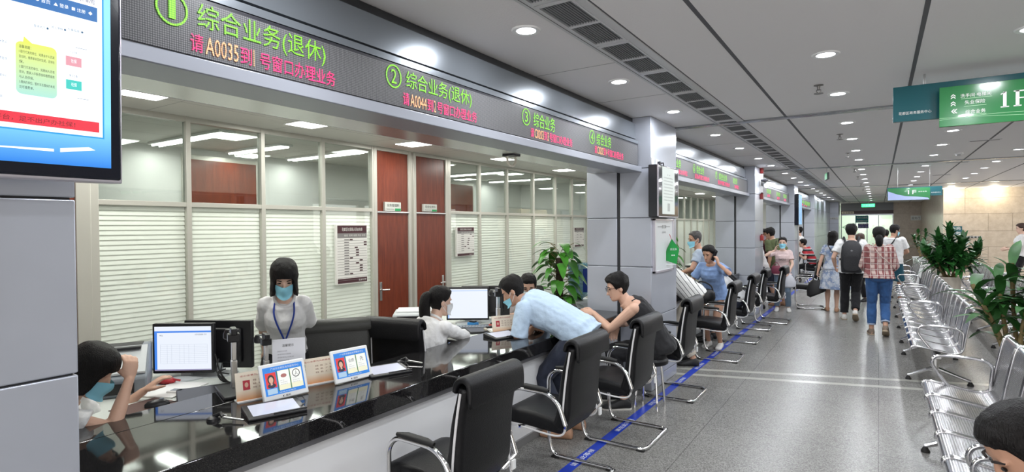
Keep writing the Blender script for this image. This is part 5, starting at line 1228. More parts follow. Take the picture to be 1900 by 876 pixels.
        if shoes:
            mb = MB(); foot(mb, .006); mb.tube([an+V((0, 0, -.05*s)), an+V((0, 0, .0))], [.042*s, .041*s], n=12)
            sh = remeshed(mb, max(voxel, .008), 'shoe', shoes[0], t)
            if len(shoes) > 1:
                q = MB(); rr = []
                for a_, hw in ((-.066, .026), (-.05, .040), (.0, .043), (.09, .050), (.15, .048), (.19, .034), (.206, .014)):
                    c = an+td*(a_*s)+up*(-.083*s); rr.append([c+sd*(hw*s*x)+up*(.012*s*z) for x, z in ((-1, -1), (1, -1), (1, 1), (-1, 1))])
                q.loft(rr).build('sole', shoes[1], sh, bevel=.002)
    remeshed(b, voxel, 'body', SK, t, 2, .5)
    # ---- clothes
    if top:
        m = top['m']; inf = top.get('inf', .016); hem = top.get('hem', -.06); sl = top.get('sleeve', .45); c = MB()
        secs = [q for q in TORSO if q[0] > hem and q[0] < .97]; z0 = [q for q in TORSO if q[0] <= hem][-1] if hem > -.14 else TORSO[0]
        i1 = secs[0]; f = (hem-z0[0])/(i1[0]-z0[0]) if i1[0] != z0[0] else 0
        first = (hem,)+tuple(a+(d-a)*f for a, d in zip(z0[1:], i1[1:]))
        fl = top.get('flare', .012)
        if hem < -.05: first = (hem, .160, .118, -.008)
        seq = [first]+secs
        rings = [section(q[0], max(q[1], .150*top.get('boxy', .93)) if q[0] < .5 else q[1], max(q[2], .104), q[3], inf+(fl if k == 0 else fl*.5 if k == 1 else 0)) for k, q in enumerate(seq)]
        if sl is None:      # sleeveless: narrow straps over the shoulders
            rings = rings[:-1]+[section(.88, .118, .100, -.006, inf), section(.96, .098, .078, -.008, inf*.7), section(.985, .080, .062, -.008, inf*.5)]
        else: rings += [section(.975, .100, .072, -.010, inf*.8), section(.995, .072, .058, -.012, inf*.4)]
        c.loft(rings)
        if sl:
            for i in (0, 1):
                a, e, w = Sh[i], El[i], Wr[i]; kk = .92 if female else 1.0
                if sl <= 1: pts = [a+(e-a)*.01, a.lerp(e, .10), a.lerp(e, sl*.6), a.lerp(e, sl)]; rs = [.052, .054, .053, .056]
                else: pts = [a+(e-a)*.01, a.lerp(e, .1), a.lerp(e, .5), a.lerp(e, .9), e, e.lerp(w, .3), e.lerp(w, sl-1)]; rs = [.052, .054, .050, .045, .043, .042, .038]
                c.ellipsoid(a, .054*s*kk+inf*.75, .054*s*kk+inf*.75, .054*s*kk+inf*.75, 14, 9); c.tube(pts, [r*s*kk+inf*.75 for r in rs], n=14)
        o = remeshed(c, max(voxel, .008), top.get('name', 'shirt'), m, t, 3, .5, .0065)
        if top.get('label'): o['label'] = top['label']
    if collar:
        p, R, F, tg = frame(.985); q = MB(); n = 18
        ring1 = [p+tg*(.024*s-(.040*s*max(0, math.sin(2*PI*k/n))))+R*(.069*s*math.cos(2*PI*k/n))+F*(.070*s*math.sin(2*PI*k/n)) for k in range(n)]
        q.tube(ring1, .013*s, n=6, closed=True); q.build('collar', collar, t)
    if bottom:
        kind = bottom['kind']; m = bottom['m']; c = MB(); inf = bottom.get('inf', .012)
        if kind in ('pants', 'shorts'):
            c.loft([section(q[0], q[1], q[2], q[3], inf) for q in TORSO[0:4]])
            fr = bottom.get('len', 1.93)
            for i in (0, 1):
                h, k_, an = Hp[i], Kn[i], An[i]; slim = bottom.get('slim', 1.0); ws = bottom.get('hemw', 0)
                if fr <= 1: pts = [h+V((0, 0, .03*s)), h.lerp(k_, .12), h.lerp(k_, fr*.6), h.lerp(k_, fr)]; rs = [.086, .090, .086, .088]
                else: pts = [h+V((0, 0, .03*s)), h.lerp(k_, .12), h.lerp(k_, .5), h.lerp(k_, .9), k_, k_.lerp(an, .2), k_.lerp(an, .5), k_.lerp(an, fr-1)]; rs = [.086, .088, .075, .060*slim, .058*slim, .057*slim, .056*slim, .050*slim+ws]
                c.tube(pts, [r*s+inf*.8 for r in rs], n=14)
        else:
            hz = bottom['hem']; fl = bottom.get('flare', .22); n = 28; rings = [section(q, w_, d_, f_, inf, n) for q, w_, d_, f_ in ((.32, .138, .098, 0), (.14, .158, .11, -.004), (.03, .168, .12, -.01))]
            for k in range(1, 6):
                f = k/5; z = (P.z)*(1-f)+hz*f; w_ = .172*s*(1-f)+fl*f; d_ = .125*s*(1-f)+fl*.85*f; cx = P.x+bottom.get('sway', 0)*f; cy = P.y+bottom.get('fwd', 0)*f
                rings.append([V((cx+(w_+inf+.012*f*math.sin(7*2*PI*j/n))*math.cos(2*PI*j/n), cy+(d_+inf+.012*f*math.sin(7*2*PI*j/n))*math.sin(2*PI*j/n), z)) for j in range(n)])
            c.loft(rings)
        remeshed(c, max(voxel, .008), bottom.get('name', {'pants': 'trousers', 'shorts': 'shorts'}.get(kind, 'skirt')), m, t, 2, .5, .005)
        if bottom.get('cuff'):
            for i in (0, 1):
                k_, an = Kn[i], An[i]; fr = bottom['len']-1
                MB().tube([k_.lerp(an, fr-.08), k_.lerp(an, fr+.05)], [.060*s, .060*s], n=14).build('cuff', bottom['cuff'], t)
    if socks:
        for i in (0, 1): MB().tube([Kn[i].lerp(An[i], .78), An[i]+V((0, 0, -.01))], [.043*s, .042*s], n=12).build('sock', socks, t)
    # ---- hair
    if hair:
        zb = hair['line']; off = hair.get('off', .018); n, mrows = 44, 14; rnd = random.Random(label)
        def bound(th):
            a = abs(math.degrees(th))
            for (a0, z0), (a1, z1) in zip(zb, zb[1:]):
                if a <= a1: return z0+(z1-z0)*((a-a0)/(a1-a0))
            return zb[-1][1]
        def pt(th, z, o):
            zc = max(z, hair.get('hang', -.05)); w, d, f = hp(min(zc, .117)); k = 1.0
            if z < hair.get('hang', -.05): k = 1+(hair.get('flare', 0))*(hair.get('hang', -.05)-z)
            x, y, zz_ = (w*k+o)*math.sin(th), f+(d*k+o)*math.cos(th), z
            if z > .05: zz_ = z+o*((z-.05)/.068)
            nz = noise.noise(V((x*hair.get('rough', 30), y*hair.get('rough', 30), z*hair.get('rough', 30))))*hair.get('mess', .004)
            return hpt(x+nz*math.sin(th), y+nz*math.cos(th), zz_+nz)
        vs, fs = [], []
        for j in range(mrows+1):
            for k in range(n):
                th = -PI+2*PI*k/n; z0 = bound(th)+noise.noise(V((th*4, 0, len(label))))*hair.get('fringe', .006); f = j/mrows; z = z0+(.117-z0)*(1-(1-f)**1.5)
                o = off*min(1, .35+f*2.5) if hair.get('taper', True) else off
                vs.append(pt(th, z, o))
        inner = []
        for k in range(n):
            th = -PI+2*PI*k/n; inner.append(pt(th, bound(th)+.004, -.006))
        for j in range(mrows):
            for k in range(n): l = (k+1) % n; fs.append((j*n+k, j*n+l, (j+1)*n+l, (j+1)*n+k))
        fs.append(tuple(mrows*n+k for k in range(n))); o0 = len(vs); vs += inner
        for k in range(n): l = (k+1) % n; fs.append((o0+k, o0+l, l, k))
        h = MB().add(vs, fs)
        if hair.get('tail'):
            pts = [hpt(*p) for p in hair['tail']]; r_ = hair.get('tailr', .032)*hs; pts2 = smooth_path(pts, 5); nn = len(pts2)
            h.tube(pts2, [r_*(.55+.75*math.sin(PI*min(1, .15+.75*k/(nn-1)))) if k < nn-1 else r_*.2 for k in range(nn)], n=12)
        if hair.get('lobes'):
            for (x, y, z, a, b_, c_) in hair['lobes']: h.ellipsoid(hpt(x, y, z), a*hs, b_*hs, c_*hs, 14, 9, M3)
        h.build('hair', hair['m'], t, angle=85)
    if mask is not None:
        zlo, zhi = -.112, -.012+mask.get('up', 0); n, mr = 14, 8; vs = []
        for j in range(mr+1):
            for k in range(n+1):
                a = math.radians(-68+136*k/n); z = zlo+(zhi-zlo)*j/mr; side_ = abs(-68+136*k/n)/68; z2 = z*(1-.25*side_**2)+(-.05)*.25*side_**2; w, d, f = hp(z2)
                nose = .024*math.exp(-(a/.28)**2)*math.exp(-((z2+.035)/.04)**2)+.012*math.exp(-(a/.5)**2); pl = .0022*math.sin(j*PI)
                o = .007+nose+pl; w = max(w, .052); d = max(d, .056); vs.append(hpt((w+o)*math.sin(a), f+(d+o)*math.cos(a), z2))
        vs += [v-(M3 @ V((0, 1, 0)))*.004 for v in vs]; N_ = (n+1)*(mr+1); fs = []
        for j in range(mr):
            for k in range(n): q = j*(n+1)+k; fs += [(q, q+1, q+n+2, q+n+1), (N_+q, N_+q+n+1, N_+q+n+2, N_+q+1)]
        mo = MB().add(vs, fs).build('face_mask', mask['m'], t, angle=70)
        for sx in (-1, 1):
            lp = MB(); w, d, f = hp(-.04)
            lp.tube([hpt(sx*(.066), .035, -.030), hpt(sx*.078, .0, -.006), hpt(sx*.080, -.022, .012)], .0017, n=5).tube([hpt(sx*.062, .035, -.078), hpt(sx*.076, .0, -.05), hpt(sx*.080, -.024, -.03)], .0017, n=5); lp.build('ear_loop', MASKW, mo)
    if face:
        for sx in (-1, 1):
            MB().ellipsoid(hpt(sx*.032, .086, .004), .0135*hs, .006*hs, .0045*hs, 10, 6, M3).build('eye', EYED, t)
            MB().tube([hpt(sx*.016, .096, .024), hpt(sx*.034, .093, .029), hpt(sx*.052, .080, .024)], [.0035*hs, .004*hs, .002*hs], n=6).build('eyebrow', BROW, t)
        if mask is None: MB().ellipsoid(hpt(0, .085, -.072), .022*hs, .009*hs, .0075*hs, 12, 7, M3).build('mouth', LIPS, t)
    if glasses:
        g_ = MB()
        for sx in (-1, 1):
            g_.tube([hpt(sx*.034+.023*math.cos(2*PI*k/16), .106-abs(.023*math.cos(2*PI*k/16)+.0)*.15, .002+.017*math.sin(2*PI*k/16)) for k in range(16)], .0019*hs, n=5, closed=True); g_.tube([hpt(sx*.057, .100, .008), hpt(sx*.076, .06, .010), hpt(sx*.080, -.01, .008)], .0017*hs, n=5)
        g_.tube([hpt(-.011, .108, .004), hpt(.011, .108, .004)], .0017*hs, n=5); g_.build('glasses', FRM, t)
    return t, dict(P=P, N=N, Sh=Sh, El=El, Wr=Wr, Hc=Hc, HM=HM, hpt=hpt, frame=frame, section=section, Kn=Kn, An=An, s=s)
SHORT = dict(m=HAIRB, line=[(0, .066), (45, .060), (62, .025), (72, -.02), (86, .008), (104, -.03), (125, -.075), (180, -.088)], off=.017, mess=.006, rough=38, hang=-.09)
BOB = dict(m=HAIRB, line=[(0, .050), (30, .046), (44, .02), (54, -.06), (64, -.118), (180, -.130)], off=.022, hang=-.02, flare=1.2, mess=.004, taper=False)
TIED = dict(m=HAIRB, line=[(0, .072), (45, .062), (66, .025), (84, .005), (100, -.02), (125, -.075), (180, -.085)], off=.014, mess=.003, hang=-.08)
def H(base, **k): d = dict(base); d.update(k); return d
def w2l(root, deg):
    a = math.radians(deg); c, s_ = math.cos(a), math.sin(a)
    return lambda x, y, z: V(((x-root[0])*c+(y-root[1])*s_, -(x-root[0])*s_+(y-root[1])*c, z))
def face_deg(dx, dy): return math.degrees(math.atan2(-dx, dy))
def sit_feet(fwd=.42, w=.12): return ((w, fwd, 0), (-w, fwd, 0))
BLKC = cloth('black_cloth', (.014, .014, .016), .1); NAVY = cloth('navy_cloth', (.03, .035, .055), .1)
SHOEB = mat('shoe_black', (.015, .015, .016), rough=.5); SOLEW = mat('sole_white', (.60, .58, .54), rough=.6); SOLET = mat('sole_tan', (.34, .27, .19), rough=.7); SHOEW = mat('shoe_white', (.62, .61, .58), rough=.5); SANDAL = mat('sandal_tan', (.42, .24, .15), rough=.6)
PHONE = mat('phone_black', (.010, .010, .012), rough=.15)
def phone(loc, rot, label):
    t = empty('phone', loc, 0, label, 'phone', 'phones in hands'); t.rotation_euler = rot
    MB().box(-.037, .037, -.0045, .0045, -.077, .077).build('body', PHONE, t, bevel=.004); MB().box(-.033, .033, .0046, .0052, -.072, .072).build('screen', mat('phone_glass', (.02, .025, .03), rough=.05), t); MB().box(-.028, -.010, -.0062, -.0045, .045, .068).build('lens', DARK, t)
    return t

# 1 seated clerk, lower left
r, a = (-3.33, .82), face_deg(.58, .81); L = w2l(r, a)
staff_chair((-3.37, .80, 0), math.radians(a), 'clerk chair under the seated clerk at the lower left', LEATHER)
t, J = person((*r, 0), math.radians(a), 'person seated at the lower left in a white short-sleeved shirt, hand on the forehead', 1.60, True, (0, 0, .50), lean=38, side=2, hands=(L(-3.01, 1.25, .94), L(-3.30, 1.44, .79)), poles=((.15, 1, -.8), (-.6, .2, -.8)), hdirs=((-.30, .0, .9), None), hnorm=((-.8, -.6, 0), (0, 0, -1)), curl=(.75, .3),
    feet=sit_feet(.40), head=(6, 30, 0), hair=H(BOB, line=[(0, .05), (34, .045), (50, -.0), (62, -.085), (100, -.105), (180, -.125)], hang=-.03, off=.022, flare=.6), mask=dict(m=MASKB), top=dict(m=WSHIRT, sleeve=.62, inf=.018, hem=-.02), bottom=dict(kind='pants', m=BLKC, len=1.93), shoes=(SHOEB,), collar=WSHIRT, voxel=.0062, skin=0)
# 2 standing clerk
r, a = (-3.43, 2.40), face_deg(.78, -.62)
t, J = person((*r, 0), math.radians(a), 'person standing behind the near counter in a white blouse with a blue lanyard', 1.52, True, (0, 0, .775), lean=21, hands=((.15, -.15, .78), (-.15, -.15, .78)), poles=((.7, -1, 0), (-.7, -1, 0)), hnorm=((0, -1, 0), (0, -1, 0)),
    head=(-4, 24, 0), hair=BOB, mask=dict(m=MASKB), face=True, top=dict(m=WSHIRT, sleeve=.90, inf=.012, hem=-.14, flare=.03, boxy=1.0), bottom=dict(kind='pants', m=BLKC, len=1.95), shoes=(SHOEB,), collar=WSHIRT, voxel=.006, skin=2, build=.93)
lan = MB(); fr, sec = J['frame'], J['section']
def chest(q, x, e=.030):
    p, R, F, _ = fr(q); return p+R*x+F*((.110 if q < .8 else .088)*J['s']+e)
for sx in (-1, 1): lan.tube(smooth_path([fr(1.0)[0]+fr(1.0)[1]*(sx*.055), chest(.93, sx*.062, .022), chest(.78, sx*.05), chest(.60, sx*.028, .034), chest(.42, sx*.004, .034)], 4), .0062, n=6)
lan.build('lanyard', mat('lanyard_blue', (.02, .05, .30), rough=.6), t)
q = chest(.36, 0, .034); MB().box(q.x-.028, q.x+.028, q.y-.003, q.y+.003, q.z-.06, q.z+.02).build('badge', mat('badge_clear', (.62, .64, .66), rough=.2), t, bevel=.002)
# 3 ponytailed clerk
r, a = (-2.93, 3.15), face_deg(.10, .99); L = w2l(r, a)
t, J = person((*r, 0), math.radians(a), 'person with a ponytail in a white shirt seated before the blank white monitor', 1.60, True, (0, 0, .50), lean=25, hands=(L(-2.98, 3.66, .80), L(-3.14, 3.70, .80)), poles=((1, .5, -.5), (-1, .2, -.6)), hnorm=((0, 0, -1), (0, 0, -1)), curl=.3,
    feet=sit_feet(.38), head=(14, 8, 0), hair=H(TIED, tail=[(0, -.10, .045), (0, -.135, .02), (0, -.135, -.07), (.005, -.115, -.18), (0, -.105, -.235)], tailr=.036), mask=dict(m=MASKW), top=dict(m=WSHIRT, sleeve=1.62, inf=.013, hem=-.02), bottom=dict(kind='pants', m=BLKC, len=1.93), shoes=(SHOEB,), collar=WSHIRT, voxel=.007, skin=2)
# 4 half hidden clerk
r, a = (-3.10, 4.98), face_deg(.66, -.75)
person((*r, 0), math.radians(a), 'person in glasses and a white shirt half hidden behind the man in light blue', 1.62, False, (0, 0, .50), lean=27, hands=((.14, .34, .80), (-.14, .34, .85)), poles=((1, 0, -.6), (-1, 0, -.6)), hnorm=((0, 0, -1), (0, 0, -1)), feet=sit_feet(.38),
    head=(10, 18, 0), hair=SHORT, glasses=True, face=True, top=dict(m=WSHIRT, sleeve=.6, hem=-.02), bottom=dict(kind='pants', m=BLKC), shoes=(SHOEB,), collar=WSHIRT, voxel=.008, mask=dict(m=MASKW))
# 5 man in light blue bending over the counter
r, a = (-2.02, 4.03), face_deg(-.985, -.17); L = w2l(r, a)
LBLUE = cloth('light_blue_shirt', (.44, .56, .70), .05, .55, 15)
t, J = person((*r, 0), math.radians(a), 'person in a light blue shirt bending far over the near counter on crossed forearms', 1.72, False, (0, -.03, .805), lean=66, bend=.75, hands=(L(-2.50, 4.06, .815), L(-2.40, 3.98, .815)), poles=((.8, .2, -1), (-.6, .2, -1)), hdirs=(L(-2.50+.0, 3.5, .81)-L(-2.5, 4.06, .815), L(-2.40, 4.5, .80)-L(-2.385, 4.045, .815)), hnorm=((0, 0, -1), (0, 0, -1)), curl=(.3, .5),
    feet=((.10, .02, 0), (-.13, .06, 0)), head=(-8, 30, 0), headoff=(0, -.02, .02), hair=SHORT, mask=dict(m=MASKB, up=-.03), top=dict(m=LBLUE, sleeve=.80, inf=.022, hem=-.14, flare=.014, boxy=1.06), bottom=dict(kind='pants', m=NAVY, len=1.9), shoes=(SANDAL,), collar=LBLUE, voxel=.006, skin=1, build=1.04)
# 6 man in the black tank top
r, a = (-1.70, 5.08), face_deg(-.86, -.50); L = w2l(r, a)
TANK = cloth('black_tank', (.020, .020, .022), .1)
t, J = person((*r, 0), math.radians(a), 'person in a black tank top and glasses leaning on the counter beside the column', 1.72, False, (0, 0, .54), lean=36, hands=(L(-2.09, 5.02, .72), L(-2.25, 4.85, .84)), poles=((.9, -.4, -.4), (-.5, .1, -1)), hdirs=((0, .3, -1), L(-2.47, 4.72, .86)-L(-2.30, 4.80, .845)), hnorm=((-1, 0, 0), (.6, .3, -.3)), curl=(.3, .8),
    feet=((.14, .36, 0), (-.12, .34, 0)), head=(-6, 14, 0), hair=H(SHORT, mess=.012, rough=26, off=.024), glasses=True, face=True, top=dict(m=TANK, sleeve=None, inf=.016, hem=-.06, name='tank_top'), bottom=dict(kind='pants', m=BLKC, len=1.9), shoes=(SHOEB, SOLEW), voxel=.006, skin=0, build=1.05)
q = J['section'](.62, .15, .11, 0, .022)
sec = J['frame']; O1, R1_, F1, T1 = sec(.80); lettering('✦ ⟋', O1-F1*.168-R1_*.05, R1_*.16, T1*.05, TXW, t, 'print')
p = r; w = t.matrix_basis @ J['Wr'][1]
phone((-2.395, 4.72, .895), (math.radians(-70), 0, math.radians(40)), 'black phone in the hand of the man in the black tank top')
# 7 striped shirt behind the column
r, a = (-1.86, 6.84), face_deg(-.96, -.25); L = w2l(r, a)
m, nt, b, tc = nodes_mat('striped_shirt', rough=.85); xyz = sepxyz(nt, tc.outputs['Object'])
wv = mathn(nt, 'FRACT', mathn(nt, 'MULTIPLY', mathn(nt, 'ADD', mathn(nt, 'MULTIPLY', xyz[1], .80), mathn(nt, 'MULTIPLY', xyz[2], -.62)), 24.0)); st = mathn(nt, 'GREATER_THAN', wv, .84)
nt.links.new(mix_rgb(nt, st, (.66, .66, .64), (.06, .06, .07)), b.inputs['Base Color']); STRIPE = m
person((*r, 0), math.radians(a), 'person in a white shirt with thin dark stripes bending behind the second column', 1.66, False, (0, 0, .82), lean=58, bend=.7, hands=(L(-2.34, 7.0, .82), L(-2.34, 6.66, .82)), poles=((.5, 0, -1), (-.5, 0, -1)), hnorm=((0, 0, -1), (0, 0, -1)), head=(0, 5, 0), hair=SHORT, top=dict(m=STRIPE, sleeve=.6, inf=.03, hem=-.10, boxy=1.1),
    feet=((.12, .06, 0), (-.12, .0, 0)), bottom=dict(kind='pants', m=cloth('beige_trousers', (.42, .38, .32)), len=1.9), shoes=(SHOEB,), voxel=.009, skin=1)
# 8 grey haired man
r, a = (-2.05, 8.28), face_deg(-1, -.15); L = w2l(r, a)
person((*r, 0), math.radians(a), 'person with greying short hair and a blue mask standing behind the woman in denim blue', 1.60, False, (0, 0, .86), lean=16, hands=((.16, .34, .96), (-.14, .36, .98)), poles=((1, -.4, -.5), (-1, -.4, -.5)), head=(-26, 12, 0), hair=H(SHORT, m=HAIRG, line=[(0, .085), (45, .075), (62, .035), (72, -.01), (86, .01), (104, -.03), (125, -.075), (180, -.088)], off=.010), mask=dict(m=MASKB), face=True,
    top=dict(m=cloth('grey_blue_shirt', (.36, .42, .50), .05), sleeve=.6), bottom=dict(kind='pants', m=NAVY), shoes=(SHOEB,), voxel=.008, skin=1, curl=.9)
phone((-2.40, 8.20, 1.02), (math.radians(-50), 0, math.radians(100)), 'black phone before the man with greying hair')
# 9 woman in denim blue on the phone
r, a = (-1.88, 7.94), face_deg(-.08, -1); L = w2l(r, a)
DEN = cloth('denim_blue', (.20, .30, .52), .25, .4, 14)
t, J = person((*r, 0), math.radians(a), 'person in a denim blue blouse with a phone at the ear and black bag', 1.47, True, (0, 0, .74), lean=22, hands=((.15, .26, .74), (-.125, .24, 1.155)), poles=((1, -.3, -.2), (-1, .2, -.8)), hdirs=(None, (.2, .0, .95)), hnorm=((-1, 0, 0), (.9, -.2, 0)), curl=(.9, .7), feet=((.08, 0, 0), (-.09, .04, 0)), head=(14, 16, 0),
    hair=H(TIED, off=.016), face=True, top=dict(m=DEN, sleeve=.75, inf=.026, hem=-.14, flare=.03, boxy=1.05), bottom=dict(kind='skirt', m=cloth('white_skirt', (.62, .63, .62), .05), hem=.28, flare=.17), shoes=(SHOEW,), voxel=.007, skin=1)
phone((-1.825, 7.70, 1.265), (math.radians(10), math.radians(25), math.radians(75)), 'phone at the ear of the woman in denim blue')
t = empty('handbag', (-1.97, 7.68, .62), math.radians(10), 'black leather bag hanging before the woman in denim blue', 'bag')
MB().loft([[(.16*s_*math.cos(2*PI*k/18), .055*s_*math.sin(2*PI*k/18), z) for k in range(18)] for z, s_ in ((0, .55), (.02, .85), (.08, 1.0), (.15, .95), (.19, .7), (.20, .4))]).build('body', mat('bag_black', (.012, .012, .013), rough=.35), t)
MB().tube(smooth_path([(.13, 0, .15), (.10, .01, .24), (-.02, .02, .29), (-.10, .01, .24), (-.13, 0, .15)], 4), .010).build('strap', mat('bag_black', (.012, .012, .013)), t)
# 10 bent woman in white with a strap
r, a = (-1.70, 8.68), 96; L = w2l(r, a)
t, J = person((*r, 0), math.radians(a), 'person with black hair in a white shirt and backpack strap bent over at the counter', 1.58, True, (0, 0, .57), lean=44, bend=.7, hands=(L(-2.22, 8.85, .82), L(-2.16, 8.50, .82)), poles=((.8, 0, -.8), (-.8, 0, -.8)), hnorm=((0, 0, -1), (0, 0, -1)), feet=sit_feet(.36), head=(0, 24, 0), hair=H(BOB, flare=.3), top=dict(m=WTEE, sleeve=.6, hem=-.04), bottom=dict(kind='pants', m=NAVY), shoes=(SHOEB,), voxel=.008, skin=0)
f_ = J['frame']; st = MB()
for sx in (-1, 1):
    st.tube(smooth_path([f_(.93)[0]+f_(.93)[1]*(sx*.10)+f_(.93)[2]*.09, f_(1.0)[0]+f_(1.0)[1]*(sx*.10)+f_(1)[3]*.03, f_(.90)[0]+f_(.9)[1]*(sx*.105)-f_(.9)[2]*.125, f_(.45)[0]+f_(.45)[1]*(sx*.12)-f_(.45)[2]*.135], 4), .016, n=6)
st.build('shoulder_strap', BLKC, t)
# 11-16 the groups at the third and fourth counters
r, a = (-2.02, 13.15), face_deg(-.1, -1)
person((*r, 0), math.radians(a), 'person in a dark red collared shirt with a pale mask beyond the third column', 1.62, False, (0, 0, .86), lean=16, hair=H(SHORT, off=.010), mask=dict(m=mat('mask_lilac', (.60, .52, .66), rough=.7)), face=True, head=(22, 12, 0), top=dict(m=cloth('dark_red_shirt', (.08, .02, .03)), sleeve=.6), bottom=dict(kind='pants', m=NAVY), shoes=(SHOEB,), voxel=.010, skin=1)
r, a = (-1.70, 12.72), face_deg(-.75, .45)
person((*r, 0), math.radians(a), 'broad person in an olive green tee with their back turned, behind the woman in pink', 1.68, False, (0, 0, .88), lean=22, hands=((.22, .22, .92), (-.24, .08, .80)), hair=H(SHORT, off=.020), head=(-10, 16, 0), top=dict(m=cloth('olive_tee', (.10, .12, .055)), sleeve=.7, inf=.022, hem=-.14), bottom=dict(kind='shorts', m=NAVY, len=.95), shoes=(SANDAL,), voxel=.010, skin=1, build=1.12)
r, a = (-1.56, 11.96), face_deg(.14, -1)
t, J = person((*r, 0), math.radians(a), 'person in a pale pink tee holding a phone to the ear by the third column', 1.40, True, (0, 0, .765), lean=6, hands=((.135, .10, 1.18), (-.10, .22, .76)), poles=((1, .1, -.9), (-1, -.3, -.3)), hdirs=((-.25, -.05, .95), None), hnorm=((-1, 0, 0), (.5, 0, 1)), curl=.7, head=(6, 2, 0), hair=TIED, mask=dict(m=MASKB), face=True, top=dict(m=cloth('pale_pink_tee', (.62, .48, .47), .08), sleeve=.65, inf=.02, hem=-.14, flare=.02), bottom=dict(kind='pants', m=cloth('grey_blue_jeans', (.11, .15, .20)), len=1.9), shoes=(SHOEW,), voxel=.008, skin=2)
O1, R1_, F1, T1 = J['frame'](.58); lettering('LOVE', O1+F1*.168-R1_*.045, R1_*.12, T1*.04, BLK, t, 'print')
phone((-1.665, 11.86, 1.30), (math.radians(5), math.radians(-20), math.radians(95)), 'phone at the ear of the woman in pale pink')
t = empty('pouch', (-1.63, 11.66, .74), 0, 'dark red pouch held by the woman in pale pink', 'bag'); MB().loft([[(.09*s_*math.cos(2*PI*k/14), .035*s_*math.sin(2*PI*k/14), z) for k in range(14)] for z, s_ in ((0, .7), (.02, .95), (.10, 1), (.14, .8), (.155, .5))]).build('body', mat('pouch_dark_red', (.16, .025, .05), rough=.5), t); MB().tube(smooth_path([(-.06, 0, .14), (0, .02, .22), (.06, 0, .14)], 4), .006).build('handle', mat('pouch_dark_red', (.16, .025, .05)), t)
r, a = (-1.98, 12.2), face_deg(-.9, -.3)
person((*r, 0), math.radians(a), 'person in a plain white tee half hidden by the third column, facing the counter', 1.58, False, (0, 0, .84), lean=18, hair=H(BOB, flare=.2, off=.02), top=dict(m=WTEE, sleeve=.62, hem=-.12), bottom=dict(kind='pants', m=cloth('grey_trousers', (.10, .10, .11))), shoes=(SHOEB,), voxel=.010)
t = empty('plastic_bag', (-1.45, 11.9, .46), 0, 'crumpled pale grey plastic bag hanging behind the pulled out chair', 'bag'); MB().loft([[(.12*s_*(1+.12*math.sin(5*2*PI*k/20))*math.cos(2*PI*k/20), .08*s_*(1+.1*math.cos(4*2*PI*k/20))*math.sin(2*PI*k/20), z) for k in range(20)] for z, s_ in ((0, .6), (.03, .95), (.12, 1), (.2, .7), (.26, .3))]).build('body', mat('bag_grey', (.52, .53, .58), rough=.3), t); MB().tube(smooth_path([(-.03, 0, .25), (-.02, 0, .32), (.03, 0, .25)], 4), .008).build('handle', mat('bag_grey', (.52, .53, .58)), t)
r, a = (-1.98, 18.6), face_deg(-1, 0)
person((*r, 0), math.radians(a), 'far person in a white shirt and dark jeans standing past the tall blue screen', 1.60, False, (0, 0, .87), hair=SHORT, top=dict(m=WTEE, sleeve=1.7, hem=-.12), bottom=dict(kind='pants', m=NAVY), shoes=(SHOEB,), voxel=.011)
r, a = (-1.56, 17.95), 92
m, nt, b, tc = nodes_mat('red_black_stripes', rough=.8); xyz = sepxyz(nt, tc.outputs['Object']); wv = mathn(nt, 'FRACT', mathn(nt, 'MULTIPLY', xyz[2], 7.0))
c1 = mix_rgb(nt, mathn(nt, 'GREATER_THAN', wv, .5), (.42, .02, .03), (.02, .02, .022)); nt.links.new(mix_rgb(nt, mathn(nt, 'GREATER_THAN', wv, .88), c1, (.6, .6, .6)), b.inputs['Base Color'])
person((*r, 0), math.radians(a), 'far person in a red, black and white banded shirt seated at the fourth counter', 1.62, False, (0, 0, .57), lean=26, feet=sit_feet(.36), hands=((.14, .36, .82), (-.14, .36, .82)), hair=SHORT, top=dict(m=m, sleeve=.65, inf=.025, hem=-.02), bottom=dict(kind='pants', m=BLKC), shoes=(SHOEB,), voxel=.011)
# ---- walkers
m, nt, b, tc = nodes_mat('floral_dress', rough=.85)
n1 = nt.nodes.new('ShaderNodeTexVoronoi'); n1.inputs['Scale'].default_value = 26; nt.links.new(tc.outputs['Object'], n1.inputs[0]); n2 = nt.nodes.new('ShaderNodeTexNoise'); n2.inputs['Scale'].default_value = 11; n2.inputs['Detail'].default_value = 5; nt.links.new(tc.outputs['Object'], n2.inputs[0])
r1 = nt.nodes.new('ShaderNodeValToRGB'); e = r1.color_ramp.elements; e[0].position = .40; e[0].color = (.17, .23, .36, 1); e[1].position = .58; e[1].color = (.46, .50, .56, 1); nt.links.new(n2.outputs[0], r1.inputs[0])
spot = mathn(nt, 'LESS_THAN', n1.outputs['Distance'], .24); nt.links.new(mix_rgb(nt, spot, r1.outputs[0], (.60, .58, .58)), b.inputs['Base Color']); FLORAL = m
t, J = person((-.74, 12.38, 0), math.radians(4), 'person walking away in a pale blue floral dress carrying a black bag', 1.52, True, (0, 0, .82), lean=3, hands=((.22, .06, .80), (-.27, -.02, .70)), hair=H(BOB, line=[(0, .03), (34, .022), (48, -.03), (58, -.16), (180, -.20)], off=.024, flare=.5, hang=-.01), head=(-4, 0, 0), feet=((.06, -.03, 0), (-.09, .06, 0)), top=dict(m=FLORAL, sleeve=.6, inf=.024, hem=-.02, name='dress_bodice'), bottom=dict(kind='skirt', m=FLORAL, hem=.44, flare=.27, name='dress_skirt', sway=.03), shoes=(SANDAL,), curl=.9, voxel=.0075)
